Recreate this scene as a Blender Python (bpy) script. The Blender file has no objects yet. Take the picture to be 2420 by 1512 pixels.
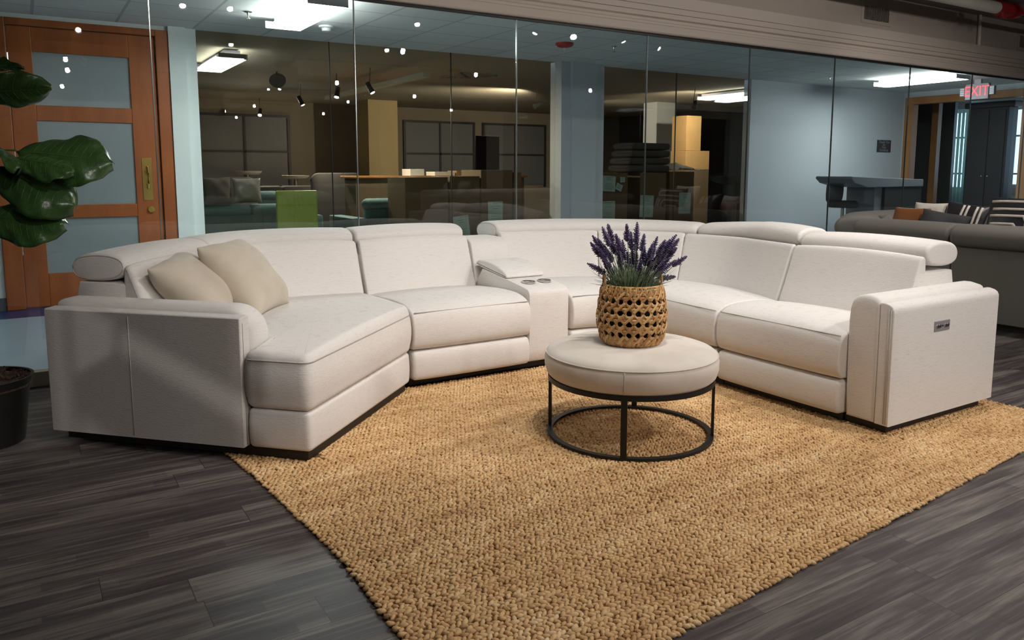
import bpy, bmesh, math, random
import numpy as np
from mathutils import Vector, Matrix, Euler
PI = math.pi
SC = bpy.context.scene
COL = SC.collection
random.seed(7)
rng = np.random.default_rng(7)

# ------------------------------------------------------------------ camera, world, exposure
W, H = 2420, 1512
F_PX, CY, PITCH, YAW, CAM_H = 1836.0, 633.35, 0.124919, 0.558287, 1.24389
cd = bpy.data.cameras.new('camera'); cam = bpy.data.objects.new('camera', cd); COL.objects.link(cam)
cam.location = (0, 0, CAM_H)
cam.rotation_euler = (PI/2 - PITCH, 0, -YAW)
cd.sensor_width = 36; cd.lens = F_PX*36/W; cd.shift_y = -(H/2 - CY)/W
cd.clip_start = 0.05; cd.clip_end = 200
SC.camera = cam
world = bpy.data.worlds.new('world'); SC.world = world; world.use_nodes = True
world.node_tree.nodes['Background'].inputs[0].default_value = (0.55, 0.75, 1.0, 1)
world.node_tree.nodes['Background'].inputs[1].default_value = 3.2
vs = SC.view_settings
vs.view_transform = 'Standard'; vs.look = 'None'; vs.gamma = 1; vs.use_curve_mapping = False
vs.exposure = 0.0
try:
    SC.cycles.use_denoising = True
    SC.cycles.max_bounces = 8; SC.cycles.diffuse_bounces = 4; SC.cycles.glossy_bounces = 4
    SC.cycles.transparent_max_bounces = 12; SC.cycles.sample_clamp_indirect = 4
    SC.cycles.caustics_reflective = False; SC.cycles.caustics_refractive = False
except Exception: pass

LIGHTS = {}
def spot(name, loc, target, power, angle, blend=0.5, color=(1, .945, .90), size=0.03):
    l = bpy.data.lights.new(name, 'SPOT'); l.energy = power; l.spot_size = math.radians(angle); l.spot_blend = blend
    l.color = color; l.shadow_soft_size = size
    o = bpy.data.objects.new(name, l); COL.objects.link(o); o.location = loc
    o.rotation_euler = (Vector(target)-Vector(loc)).to_track_quat('-Z', 'Y').to_euler()
    return o

# track heads of the front room, header washers added: (x, y, z, aim, power, cone)
KEYS = [
    (1.45, 1.93, 2.9, (1.25, 3.75, .5), 26, 70),
    (1.88, 2.00, 2.9, (2.1, 4.2, .5), 70, 80),
    (2.21, 2.18, 2.9, (2.3, 2.7, 0.0), 62, 95),
    (3.84, 2.27, 2.9, (3.5, 3.8, .5), 105, 90),
    (5.27, 2.54, 2.9, (3.9, 2.6, .4), 62, 75),
    (6.51, 2.62, 2.9, (7.0, 3.6, .5), 80, 85),
    (7.34, 2.34, 2.9, (8.3, 4.6, 1.0), 80, 90),
    (0.66, -.24, 2.9, (0.38, 3.7, .35), 110, 34),
    (4.30, 0.32, 2.9, (3.7, 2.4, .2), 80, 75),
    (4.50, 0.44, 2.9, (2.9, 2.6, .0), 60, 85),
    (6.31, 0.43, 2.9, (6.6, .3, .0), 60, 80),
    (2.4, -.3, 2.9, (1.9, 1.7, .0), 75, 85),
    (0.9, 2.25, 2.9, (2.2, 5.2, 2.7), 60, 110),  # added head, brightens the left of the header wall
    (5.95, 2.30, 2.9, (5.4, 5.2, 2.7), 60, 110),  # added head, brightens the header wall further right
    (0.62, -2.62, 2.9, (.6, -2.0, .0), 40, 150),
    (0.70, -4.2, 2.9, (1.2, -2.0, .0), 60, 150),
    (0.72, -7.0, 2.9, (1.6, -5.0, .0), 60, 150),
    (6.5, -1.1, 2.9, (6.0, -.6, .4), 60, 150),
    (4.99, -3.64, 2.9, (4.6, -2.0, .4), 90, 150),
    (4.75, -5.9, 2.9, (4.4, -4.0, .4), 90, 150),
    (7.28, -5.2, 2.9, (6.6, -4.0, .4), 90, 150),
    (5.6, -8.3, 2.9, (5.0, -6.0, .4), 90, 150),
    (9.8, -2.3, 2.9, (9.0, -.5, .4), 60, 150),
]
for i, (x, y, z, aim, p, c) in enumerate(KEYS):
    d = (Vector(aim)-Vector((x, y, z))).normalized()
    spot('track_light_beam', Vector((x, y, z))+d*0.09, aim, p, c, .6, size=.005 if i == 7 else .03)
FAR_KEYS = [(4.04, 10.06, (4.6, 9.4, .9), 160), (3.87, 10.9, (3.4, 10.4, .8), 160), (3.84, 12.5, (4.4, 12.0, .9), 250), (3.9, 15.3, (3.4, 14.2, 0.8), 300),
            (7.4, 11.05, (6.3, 14.6, 1.3), 210), (9.6, 9.6, (10.4, 10.6, 1.7), 150), (9.2, 12.5, (10.8, 12.2, 1.3), 50)]
for (x, y, aim, p) in FAR_KEYS:
    d = (Vector(aim)-Vector((x, y, 2.33))).normalized()
    spot('showroom_light_beam', Vector((x, y, 2.33))+d*0.1, aim, p*1.5, 135, .7, (1, .90, .76))
# ------------------------------------------------------------------ materials
def mat(name, color, rough=.6, metal=0., spec=.5, bump=None, noise=None, emit=None, coat=0., sheen=0., sub=0.):
    m = bpy.data.materials.new(name); m.use_nodes = True
    nt = m.node_tree; b = nt.nodes['Principled BSDF']
    b.inputs['Base Color'].default_value = (*color, 1); b.inputs['Roughness'].default_value = rough
    b.inputs['Metallic'].default_value = metal; b.inputs['Specular IOR Level'].default_value = spec
    if coat: b.inputs['Coat Weight'].default_value = coat
    if sheen: b.inputs['Sheen Weight'].default_value = sheen
    if emit: b.inputs['Emission Color'].default_value = (*emit[0], 1); b.inputs['Emission Strength'].default_value = emit[1]
    tc = nt.nodes.new('ShaderNodeTexCoord'); mp = nt.nodes.new('ShaderNodeMapping')
    nt.links.new(tc.outputs['Object'], mp.inputs[0])
    if noise:   # (scale xyz, amount, second colour)
        sc, col2, lo, hi = noise
        mp.inputs['Scale'].default_value = sc
        n = nt.nodes.new('ShaderNodeTexNoise'); n.inputs['Scale'].default_value = 1; n.inputs['Detail'].default_value = 5; n.inputs['Roughness'].default_value = .65
        nt.links.new(mp.outputs[0], n.inputs[0])
        r = nt.nodes.new('ShaderNodeValToRGB'); r.color_ramp.elements[0].position = lo; r.color_ramp.elements[1].position = hi
        r.color_ramp.elements[0].color = (*color, 1); r.color_ramp.elements[1].color = (*col2, 1)
        nt.links.new(n.outputs['Fac'], r.inputs[0]); nt.links.new(r.outputs[0], b.inputs['Base Color'])
    if bump:
        sc, st, dist = bump
        mp2 = nt.nodes.new('ShaderNodeMapping'); mp2.inputs['Scale'].default_value = sc
        nt.links.new(tc.outputs['Object'], mp2.inputs[0])
        n = nt.nodes.new('ShaderNodeTexNoise'); n.inputs['Scale'].default_value = 1; n.inputs['Detail'].default_value = 4
        nt.links.new(mp2.outputs[0], n.inputs[0])
        bp = nt.nodes.new('ShaderNodeBump'); bp.inputs['Strength'].default_value = st; bp.inputs['Distance'].default_value = dist
        nt.links.new(n.outputs['Fac'], bp.inputs['Height']); nt.links.new(bp.outputs[0], b.inputs['Normal'])
    return m

M = {}
M['fabric'] = mat('ivory_slub_fabric', (.73, .695, .66), .9, spec=.15, noise=((20, 20, 260), (.60, .56, .52), .54, .74), bump=((60, 60, 420), .35, .004), sheen=.1)
M['seam'] = mat('fabric_seam', (.50, .46, .42), .9, spec=.1)
M['velvet'] = mat('cream_velvet', (.66, .60, .53), .75, spec=.2, noise=((5, 5, 5), (.56, .50, .43), .4, .75), sheen=.35, bump=((8, 8, 8), .15, .01))
M['pillow'] = mat('beige_pillow_fabric', (.61, .54, .44), .8, spec=.15, noise=((6, 6, 6), (.54, .47, .37), .4, .7), sheen=.3, bump=((9, 9, 9), .3, .01))
M['black'] = mat('black_plinth', (.012, .010, .010), .5)
M['blackmetal'] = mat('black_metal', (.012, .012, .012), .45, metal=.3)
M['chrome'] = mat('brushed_steel', (.62, .6, .58), .22, metal=1.)
M['greyplate'] = mat('grey_control_plate', (.42, .41, .43), .4, metal=.5)
M['brass'] = mat('polished_brass', (.78, .52, .16), .22, metal=1.)
M['basket'] = None
M['leafgreen'] = mat('lavender_leaf', (.13, .19, .10), .6, noise=((30, 30, 30), (.24, .29, .19), .4, .7))
M['flower'] = mat('lavender_flower', (.060, .042, .115), .7, noise=((60, 60, 60), (.15, .12, .23), .4, .7))
M['ficus'] = mat('ficus_leaf', (.028, .075, .018), .3, spec=.6, noise=((9, 9, 9), (.05, .12, .03), .4, .7), bump=((30, 30, 30), .4, .006))
M['vein'] = mat('leaf_vein', (.055, .12, .035), .45)
M['bark'] = mat('brown_bark', (.07, .035, .025), .9, noise=((40, 40, 12), (.03, .015, .012), .4, .6), bump=((60, 60, 20), .8, .01))
M['soil'] = mat('potting_bark', (.05, .025, .018), .95, bump=((70, 70, 70), 1, .02))
M['pot'] = mat('black_plastic_pot', (.008, .008, .008), .5)
M['greige'] = mat('taupe_wall_paint', (.40, .345, .295), .8, bump=((200, 200, 200), .05, .001))
M['trim'] = mat('cream_trim_paint', (.52, .45, .39), .55)
M['sill'] = mat('cream_sill', (.50, .44, .38), .5)
M['ceil'] = mat('grey_ceiling', (.22, .20, .18), .9)
M['palewall'] = mat('pale_aqua_wall', (.82, .87, .84), .7)
M['bluewall'] = mat('grey_blue_wall', (.54, .58, .62), .6)
M['greywall'] = mat('light_grey_column_paint', (.50, .53, .56), .7)
M['wood'] = mat('orange_cherry_wood', (.44, .115, .020), .38, noise=((5, 5, .9), (.27, .062, .011), .35, .7), spec=.5)
M['wood2'] = mat('honey_oak_wood', (.44, .20, .065), .4, noise=((5, 5, .9), (.30, .12, .035), .35, .7))
M['frost'] = mat('frosted_glass', (.29, .32, .33), .25, spec=.5)
M['bluefloor'] = mat('navy_floor_border', (.02, .04, .16), .35)
M['palefloor'] = mat('pale_blue_epoxy_floor', (.38, .50, .60), .3, noise=((3, 3, 3), (.33, .45, .55), .4, .7))
M['darkbase'] = mat('dark_rubber_baseboard', (.10, .11, .12), .5)
M['white'] = mat('white_plastic', (.75, .75, .73), .4)
M['whitecloth'] = mat('white_wrap', (.75, .73, .70), .6, bump=((20, 20, 20), .5, .02))
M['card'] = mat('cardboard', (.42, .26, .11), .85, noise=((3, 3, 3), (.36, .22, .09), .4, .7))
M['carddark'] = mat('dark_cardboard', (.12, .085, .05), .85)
M['paper'] = mat('pale_blue_paper', (.40, .60, .66), .8)
M['papertext'] = mat('paper_print', (.12, .20, .24), .8)
M['green'] = mat('lime_green_leather', (.30, .46, .075), .45)
M['teal'] = mat('teal_fabric', (.035, .10, .12), .85)
M['navy'] = mat('navy_fabric', (.012, .03, .055), .85)
M['greysofa'] = mat('taupe_grey_fabric', (.25, .228, .208), .85, spec=.2, bump=((150, 150, 150), .25, .003))
M['charcoal'] = mat('charcoal_fabric', (.05, .048, .05), .85)
M['leather'] = mat('cognac_leather', (.25, .09, .03), .45, bump=((15, 15, 15), .4, .01))
M['offwhite'] = mat('ivory_knit', (.66, .60, .54), .9, bump=((40, 40, 40), .5, .01))
M['tan'] = mat('tan_column_paint', (.50, .38, .20), .8)
M['farwall'] = mat('brown_showroom_wall', (.27, .23, .18), .85)
M['farceil'] = mat('showroom_ceiling', (.42, .37, .29), .9)
M['farfloor'] = mat('showroom_floor', (.08, .07, .065), .5)
M['darkcab'] = mat('charcoal_laminate', (.035, .033, .038), .4)
M['midgrey'] = mat('grey_laminate', (.16, .165, .18), .35)
M['screen'] = mat('black_glass_screen', (.006, .006, .006), .15)
M['red'] = mat('red_enamel', (.35, .015, .015), .4)
M['pipe'] = mat('cream_pipe_jacket', (.62, .60, .52), .6)
M['ventdark'] = mat('matt_black_and_vent_shade', (.02, .02, .02), .8)  # painted shade inside the vents, plain black surface elsewhere
M['signblack'] = mat('black_sign', (.02, .018, .022), .4)
M['signtext'] = mat('engraved_grey_letters', (.30, .27, .28), .5)
M['tube'] = mat('fluorescent_diffuser', (.9, .95, 1), .4, emit=((.92, 1.0, .98), 42.0))
M['tube2'] = mat('fluorescent_diffuser_far', (.9, .95, 1), .4, emit=((.92, 1.0, .98), 10.0))
M['tube3'] = mat('fluorescent_diffuser_rear', (.9, .95, 1), .4, emit=((1.0, .95, .90), 13.0))
M['exitred'] = mat('lit_exit_letters', (.9, .05, .05), .4, emit=((1, .06, .09), 1.6))
M['exitbody'] = mat('exit_housing', (.26, .25, .28), .5)
M['led'] = mat('led_dots', (.8, .8, .85), .4, emit=((.8, .85, 1), .15))
M['bulb'] = mat('lit_bulb', (1, 1, 1), .4, emit=((1, .95, .88), 60))
M['blind'] = mat('pale_vertical_blind', (.50, .62, .58), .6)
M['warmtop'] = mat('white_table_top', (.85, .80, .72), .35)

def glass_mat(name, tint, k=1.7, rough=0.0):
    m = bpy.data.materials.new(name); m.use_nodes = True; nt = m.node_tree
    for n in list(nt.nodes): nt.nodes.remove(n)
    out = nt.nodes.new('ShaderNodeOutputMaterial'); mix = nt.nodes.new('ShaderNodeMixShader')
    tr = nt.nodes.new('ShaderNodeBsdfTransparent'); tr.inputs[0].default_value = (*tint, 1)
    gl = nt.nodes.new('ShaderNodeBsdfGlossy'); gl.inputs['Roughness'].default_value = rough; gl.inputs[0].default_value = (1, 1, 1, 1)
    fr = nt.nodes.new('ShaderNodeFresnel'); fr.inputs[0].default_value = 1.5
    mu = nt.nodes.new('ShaderNodeMath'); mu.operation = 'MULTIPLY'; mu.inputs[1].default_value = k; mu.use_clamp = True
    ge = nt.nodes.new('ShaderNodeNewGeometry'); inv = nt.nodes.new('ShaderNodeMath'); inv.operation = 'SUBTRACT'; inv.inputs[0].default_value = 1
    nt.links.new(ge.outputs['Backfacing'], inv.inputs[1]); mf = nt.nodes.new('ShaderNodeMath'); mf.operation = 'MULTIPLY'
    nt.links.new(fr.outputs[0], mf.inputs[0]); nt.links.new(inv.outputs[0], mf.inputs[1])
    nt.links.new(mf.outputs[0], mu.inputs[0]); nt.links.new(mu.outputs[0], mix.inputs[0])
    nt.links.new(tr.outputs[0], mix.inputs[1]); nt.links.new(gl.outputs[0], mix.inputs[2]); nt.links.new(mix.outputs[0], out.inputs[0])
    return m
M['glass'] = glass_mat('clear_partition_glass', (.90, .925, .92), 1.7)
M['glass2'] = glass_mat('bronze_window_glass', (.86, .83, .76), 1.6)
M['edge'] = mat('polished_glass_edge', (.30, .33, .33), .2, metal=.8)

def translucent(m, col, k):
    nt = m.node_tree; b = nt.nodes['Principled BSDF']; out = [n for n in nt.nodes if n.type == 'OUTPUT_MATERIAL'][0]
    t = nt.nodes.new('ShaderNodeBsdfTranslucent'); t.inputs[0].default_value = (*col, 1); mx = nt.nodes.new('ShaderNodeMixShader'); mx.inputs[0].default_value = k
    nt.links.new(b.outputs[0], mx.inputs[1]); nt.links.new(t.outputs[0], mx.inputs[2]); nt.links.new(mx.outputs[0], out.inputs[0])
translucent(M['blind'], (.55, .68, .62), .5)
def plank_mat():
    m = bpy.data.materials.new('grey_oak_vinyl_planks'); m.use_nodes = True; nt = m.node_tree; b = nt.nodes['Principled BSDF']
    tc = nt.nodes.new('ShaderNodeTexCoord'); sp = nt.nodes.new('ShaderNodeSeparateXYZ'); nt.links.new(tc.outputs['Object'], sp.inputs[0])
    def mm(op, a, bb=0.):
        x = nt.nodes.new('ShaderNodeMath'); x.operation = op
        for i, v in ((0, a), (1, bb)):
            if isinstance(v, (int, float)): x.inputs[i].default_value = v
            else: nt.links.new(v, x.inputs[i])
        return x.outputs[0]
    def comb(a, b_, c):
        x = nt.nodes.new('ShaderNodeCombineXYZ')
        for i, v in enumerate((a, b_, c)):
            if isinstance(v, (int, float)): x.inputs[i].default_value = v
            else: nt.links.new(v, x.inputs[i])
        return x.outputs[0]
    def white(vec):
        w = nt.nodes.new('ShaderNodeTexWhiteNoise'); w.noise_dimensions = '3D'; nt.links.new(vec, w.inputs['Vector']); return w.outputs['Value']
    def noise(vec, det, dist=0.):
        n = nt.nodes.new('ShaderNodeTexNoise'); n.inputs['Scale'].default_value = 1; n.inputs['Detail'].default_value = det; n.inputs['Distortion'].default_value = dist
        nt.links.new(vec, n.inputs[0]); return n.outputs['Fac']
    X, Y = sp.outputs[0], sp.outputs[1]
    fy = mm('DIVIDE', Y, .152); row = mm('FLOOR', fy)
    xs = mm('ADD', mm('DIVIDE', X, 1.22), mm('MULTIPLY', white(comb(row, 3.7, 1.1)), 7.0)); col = mm('FLOOR', xs)
    rid = white(comb(row, col, 9.3)); z = mm('MULTIPLY', rid, 50.)
    # strips printed inside a plank: wide streaks, broken ends, fine grain
    strip = mm('FLOOR', mm('MULTIPLY', mm('FRACT', fy), 2.6)); xs2 = mm('ADD', mm('MULTIPLY', xs, 2.3), mm('MULTIPLY', white(comb(strip, row, col)), 5.))
    sid = white(comb(mm('FLOOR', xs2), mm('ADD', strip, mm('MULTIPLY', row, 7.)), 2.))
    big = noise(comb(mm('MULTIPLY', X, 1.3), mm('MULTIPLY', Y, 16.), z), 3, .3)
    mid_ = noise(comb(mm('MULTIPLY', X, 3.5), mm('MULTIPLY', Y, 60.), z), 4, .5)
    fine = noise(comb(mm('MULTIPLY', X, 9.), mm('MULTIPLY', Y, 260.), z), 3)
    v = mm('ADD', mm('ADD', mm('MULTIPLY', big, .75), mm('MULTIPLY', mid_, .55)), mm('ADD', mm('MULTIPLY', fine, .20), mm('ADD', mm('MULTIPLY', rid, .05), mm('MULTIPLY', sid, .12))))
    r = nt.nodes.new('ShaderNodeValToRGB'); e = r.color_ramp.elements
    e[0].position = .64; e[0].color = (.048, .038, .040, 1); e[1].position = 1.0; e[1].color = (.20, .172, .155, 1)
    x = e.new(.80); x.color = (.082, .068, .068, 1); x = e.new(.90); x.color = (.135, .115, .105, 1)
    nt.links.new(v, r.inputs[0])
    gy = mm('LESS_THAN', mm('ABSOLUTE', mm('SUBTRACT', mm('FRACT', fy), .5)), .493); gx = mm('LESS_THAN', mm('ABSOLUTE', mm('SUBTRACT', mm('FRACT', xs), .5)), .4990)
    g = mm('MULTIPLY', gx, gy)
    mx = nt.nodes.new('ShaderNodeMixRGB'); mx.inputs[1].default_value = (.03, .026, .026, 1)
    nt.links.new(g, mx.inputs[0]); nt.links.new(r.outputs[0], mx.inputs[2]); nt.links.new(mx.outputs[0], b.inputs['Base Color'])
    b.inputs['Roughness'].default_value = .46; b.inputs['Specular IOR Level'].default_value = .35
    bp = nt.nodes.new('ShaderNodeBump'); bp.inputs['Strength'].default_value = .2; bp.inputs['Distance'].default_value = .002
    nt.links.new(fine, bp.inputs['Height']); nt.links.new(bp.outputs[0], b.inputs['Normal'])
    return m
M['plank'] = plank_mat()

def island_mat(name, cols, rough, nscale=None):
    m = bpy.data.materials.new(name); m.use_nodes = True; nt = m.node_tree; b = nt.nodes['Principled BSDF']
    g = nt.nodes.new('ShaderNodeNewGeometry'); r = nt.nodes.new('ShaderNodeValToRGB')
    e = r.color_ramp.elements; e[0].color = (*cols[0], 1); e[1].color = (*cols[-1], 1)
    for i, c in enumerate(cols[1:-1]): x = e.new((i+1)/(len(cols)-1)); x.color = (*c, 1)
    if nscale:
        tc = nt.nodes.new('ShaderNodeTexCoord'); mp = nt.nodes.new('ShaderNodeMapping'); mp.inputs['Scale'].default_value = nscale
        n = nt.nodes.new('ShaderNodeTexNoise'); n.inputs['Scale'].default_value = 1; n.inputs['Detail'].default_value = 3
        nt.links.new(tc.outputs['Object'], mp.inputs[0]); nt.links.new(mp.outputs[0], n.inputs[0])
        a = nt.nodes.new('ShaderNodeMath'); a.operation = 'MULTIPLY_ADD'; a.inputs[1].default_value = .45
        s = nt.nodes.new('ShaderNodeMath'); s.operation = 'MULTIPLY_ADD'; s.inputs[1].default_value = 1.3; s.inputs[2].default_value = -.38
        nt.links.new(n.outputs['Fac'], s.inputs[0]); nt.links.new(g.outputs['Random Per Island'], a.inputs[0]); nt.links.new(s.outputs[0], a.inputs[2])
        nt.links.new(a.outputs[0], r.inputs[0])
    else: nt.links.new(g.outputs['Random Per Island'], r.inputs[0])
    nt.links.new(r.outputs[0], b.inputs['Base Color']); b.inputs['Roughness'].default_value = rough; b.inputs['Specular IOR Level'].default_value = .3
    t2 = nt.nodes.new('ShaderNodeTexCoord'); m2 = nt.nodes.new('ShaderNodeMapping'); m2.inputs['Scale'].default_value = (260, 260, 260); n3 = nt.nodes.new('ShaderNodeTexNoise'); n3.inputs['Scale'].default_value = 1; n3.inputs['Detail'].default_value = 3
    b2 = nt.nodes.new('ShaderNodeBump'); b2.inputs['Strength'].default_value = .6; b2.inputs['Distance'].default_value = .003
    nt.links.new(t2.outputs['Object'], m2.inputs[0]); nt.links.new(m2.outputs[0], n3.inputs[0]); nt.links.new(n3.outputs['Fac'], b2.inputs['Height']); nt.links.new(b2.outputs[0], b.inputs['Normal'])
    return m
M['jute'] = island_mat('braided_jute', [(.42, .235, .095), (.62, .38, .175), (.72, .48, .235), (.86, .64, .38)], .62, (2.2, 9, 1))
M['jutebase'] = mat('jute_backing', (.20, .10, .035), .9)
M['basket'] = island_mat('water_hyacinth', [(.38, .19, .07), (.52, .29, .11), (.60, .36, .15), (.66, .43, .20)], .6)

# ------------------------------------------------------------------ mesh helpers
class MB:
    def __init__(s): s.v = []; s.f = []
    def add(s, verts, faces):
        o = len(s.v); s.v += [tuple(v) for v in verts]; s.f += [tuple(i+o for i in f) for f in faces]; return s
    def box(s, x0, y0, z0, x1, y1, z1):
        v = [(x, y, z) for z in (z0, z1) for y in (y0, y1) for x in (x0, x1)]
        return s.add(v, [(0, 2, 3, 1), (4, 5, 7, 6), (0, 1, 5, 4), (2, 6, 7, 3), (0, 4, 6, 2), (1, 3, 7, 5)])
    def obox(s, c, u, w, hu, hw, z0, z1):   # oriented box: centre (x,y), half extents along u and w
        v = []
        for z in (z0, z1):
            for b in (-1, 1):
                for a in (-1, 1):
                    v.append((c[0]+u[0]*hu*a+w[0]*hw*b, c[1]+u[1]*hu*a+w[1]*hw*b, z))
        return s.add(v, [(0, 2, 3, 1), (4, 5, 7, 6), (0, 1, 5, 4), (2, 6, 7, 3), (0, 4, 6, 2), (1, 3, 7, 5)])
    def tube(s, pts, r, n=8, closed=False, flat=None, up=Vector((0, 0, 1))):
        pts = [Vector(p) for p in pts]; m = len(pts); rings = []
        for i, p in enumerate(pts):
            if closed: t = pts[(i+1) % m]-pts[(i-1) % m]
            else: t = pts[min(i+1, m-1)]-pts[max(i-1, 0)]
            if t.length < 1e-9: t = Vector((0, 0, 1))
            t.normalize(); u_ = up if not callable(up) else up(i, p)
            a = t.cross(u_)
            if a.length < 1e-3: a = t.cross(Vector((1, 0, 0)))
            a.normalize(); b = a.cross(t).normalized()
            rr = r[i] if isinstance(r, (list, tuple)) else r
            ra, rb = (rr, rr) if flat is None else (rr, rr*flat)
            rings.append([p+a*ra*math.cos(2*PI*k/n)+b*rb*math.sin(2*PI*k/n) for k in range(n)])
        v = [q for R in rings for q in R]; f = []
        for i in range(m if closed else m-1):
            j = (i+1) % m
            for k in range(n): k2 = (k+1) % n; f.append((i*n+k, i*n+k2, j*n+k2, j*n+k))
        if not closed: f.append(tuple(reversed(range(n)))); f.append(tuple((m-1)*n+k for k in range(n)))
        return s.add(v, f)
    def lathe(s, prof, c=(0, 0), n=48, closed=False, a0=0):
        v = []; f = []; m = len(prof)
        for (r, z) in prof:
            for k in range(n): a = 2*PI*k/n+a0; v.append((c[0]+r*math.cos(a), c[1]+r*math.sin(a), z))
        for i in range(m if closed else m-1):
            j = (i+1) % m
            for k in range(n): k2 = (k+1) % n; f.append((i*n+k, i*n+k2, j*n+k2, j*n+k))
        if not closed: f.append(tuple(reversed(range(n)))); f.append(tuple((m-1)*n+k for k in range(n)))
        return s.add(v, f)
    def build(s, name, m, parent=None, smooth=None, bevel=0, recalc=True):
        me = bpy.data.meshes.new(name); me.from_pydata(s.v, [], s.f); me.update()
        if recalc:
            bm = bmesh.new(); bm.from_mesh(me); bmesh.ops.recalc_face_normals(bm, faces=bm.faces); bm.to_mesh(me); bm.free()
        if smooth is not None:
            me.polygons.foreach_set('use_smooth', [True]*len(me.polygons))
            if smooth < 180: me.set_sharp_from_angle(angle=math.radians(smooth))
        o = bpy.data.objects.new(name, me); COL.objects.link(o)
        me.materials.append(m if not isinstance(m, str) else M[m])
        if parent is not None: o.parent = parent
        if bevel:
            b = o.modifiers.new('bevel', 'BEVEL'); b.width = bevel; b.segments = 2; b.limit_method = 'ANGLE'
        return o
def B(*a): return MB().box(*a)
def empty(name, loc=(0, 0, 0), rz=0):
    o = bpy.data.objects.new(name, None); COL.objects.link(o); o.location = loc; o.rotation_euler = (0, 0, rz); o.empty_display_size = .1
    return o
def tag(o, label=None, cat=None, group=None, kind=None):
    if label: o['label'] = label
    if cat: o['category'] = cat
    if group: o['group'] = group
    if kind: o['kind'] = kind
    return o
def struct(name, mb, m, bevel=0, smooth=None, label=None):
    o = mb.build(name, m, bevel=bevel, smooth=smooth); o['kind'] = 'structure'
    if label: o['label'] = label
    return o
def thing(name, label, cat, loc=(0, 0, 0), rz=0, group=None): return tag(empty(name, loc, rz), label, cat, group)
def copy_tree(o, parent=None):
    c = o.copy(); COL.objects.link(c)
    if parent is not None: c.parent = parent
    for ch in list(o.children): copy_tree(ch, c)
    return c

def chaikin(p, it=2):
    for _ in range(it):
        q = []
        for i in range(len(p)):
            a = p[i]; b = p[(i+1) % len(p)]
            q.append((a[0]*.75+b[0]*.25, a[1]*.75+b[1]*.25)); q.append((a[0]*.25+b[0]*.75, a[1]*.25+b[1]*.75))
        p = q
    return p
def area(p): return .5*sum(p[i][0]*p[(i+1) % len(p)][1]-p[(i+1) % len(p)][0]*p[i][1] for i in range(len(p)))
def inset(p, d):
    sg = 1 if area(p) > 0 else -1; n = len(p); q = []
    for i in range(n):
        a = p[i-1]; b = p[i]; c = p[(i+1) % n]
        e1 = Vector((b[0]-a[0], b[1]-a[1])); e2 = Vector((c[0]-b[0], c[1]-b[1]))
        if e1.length < 1e-9 or e2.length < 1e-9: q.append(b); continue
        e1.normalize(); e2.normalize(); n1 = Vector((-e1.y, e1.x))*sg; n2 = Vector((-e2.y, e2.x))*sg
        m_ = n1+n2
        if m_.length < 1e-6: q.append(b); continue
        m_.normalize(); k = d/max(.45, m_.dot(n1)); q.append((b[0]+m_.x*k, b[1]+m_.y*k))
    return q

class Path:      # polyline in plan with outward direction D; built from lines and arcs
    def __init__(s, pts, dirs):
        s.p = [Vector(p) for p in pts]; s.d = [Vector(d).normalized() for d in dirs]; s.s = [0]
        for i in range(1, len(pts)): s.s.append(s.s[-1]+(s.p[i]-s.p[i-1]).length)
        s.L = s.s[-1]
    def at(s, t):
        if t <= 0: return s.p[0], s.d[0]
        if t >= s.L: return s.p[-1], s.d[-1]
        for i in range(1, len(s.s)):
            if t <= s.s[i]:
                k = (t-s.s[i-1])/max(1e-9, s.s[i]-s.s[i-1]); return s.p[i-1].lerp(s.p[i], k), s.d[i-1].lerp(s.d[i], k).normalized()
def line_path(a, b, D): return Path([a, b], [D, D])
def poly_path(segs, n=10):   # segs: ('l', p, q, D) or ('a', centre, r, a0, a1)
    P = []; D = []
    for g in segs:
        if g[0] == 'l': P += [g[1], g[2]]; D += [g[3], g[3]]
        else:
            _, c, r, a0, a1 = g
            for k in range(n+1):
                a = math.radians(a0+(a1-a0)*k/n); P.append((c[0]+r*math.cos(a), c[1]+r*math.sin(a))); D.append((math.cos(a), math.sin(a)))
    Q = [P[0]]; E = [D[0]]
    for p, d in zip(P[1:], D[1:]):
        if (Vector(p)-Vector(Q[-1])).length > 1e-5: Q.append(p); E.append(d)
    return Path(Q, E)
def sweep(mb, prof, path, s0, s1, er=.03, bulge=0., step=.06, crown=0., nr=5):
    L = s1-s0; ss = []; ins = []
    for k in range(nr): a = PI/2*k/nr; ss.append(er*(1-math.cos(a))); ins.append(er*(1-math.sin(a)))
    m = max(2, int((L-2*er)/step))
    for k in range(m+1): ss.append(er+(L-2*er)*k/m); ins.append(0)
    for k in reversed(range(nr)): a = PI/2*k/nr; ss.append(L-er*(1-math.cos(a))); ins.append(er*(1-math.sin(a)))
    rings = []
    for s_, i_ in zip(ss, ins):
        t = s_/L; pr = prof(t) if callable(prof) else prof
        bl = bulge*(1-(2*t-1)**4)
        q = inset(pr, i_-bl)
        P, D = path.at(s0+s_); cz = crown*(1-(2*t-1)**2)
        zs = [z for _, z in pr]; z0, z1 = min(zs), max(zs)
        rings.append([(P.x+D.x*d, P.y+D.y*d, z+cz*max(0, (z-z0)/(z1-z0))**2) for d, z in q])
    n = len(rings[0]); v = [p for r in rings for p in r]; f = []
    for i in range(len(rings)-1):
        for k in range(n): k2 = (k+1) % n; f.append((i*n+k, i*n+k2, (i+1)*n+k2, (i+1)*n+k))
    f.append(tuple(reversed(range(n)))); f.append(tuple((len(rings)-1)*n+k for k in range(n)))
    return mb.add(v, f)
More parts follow.
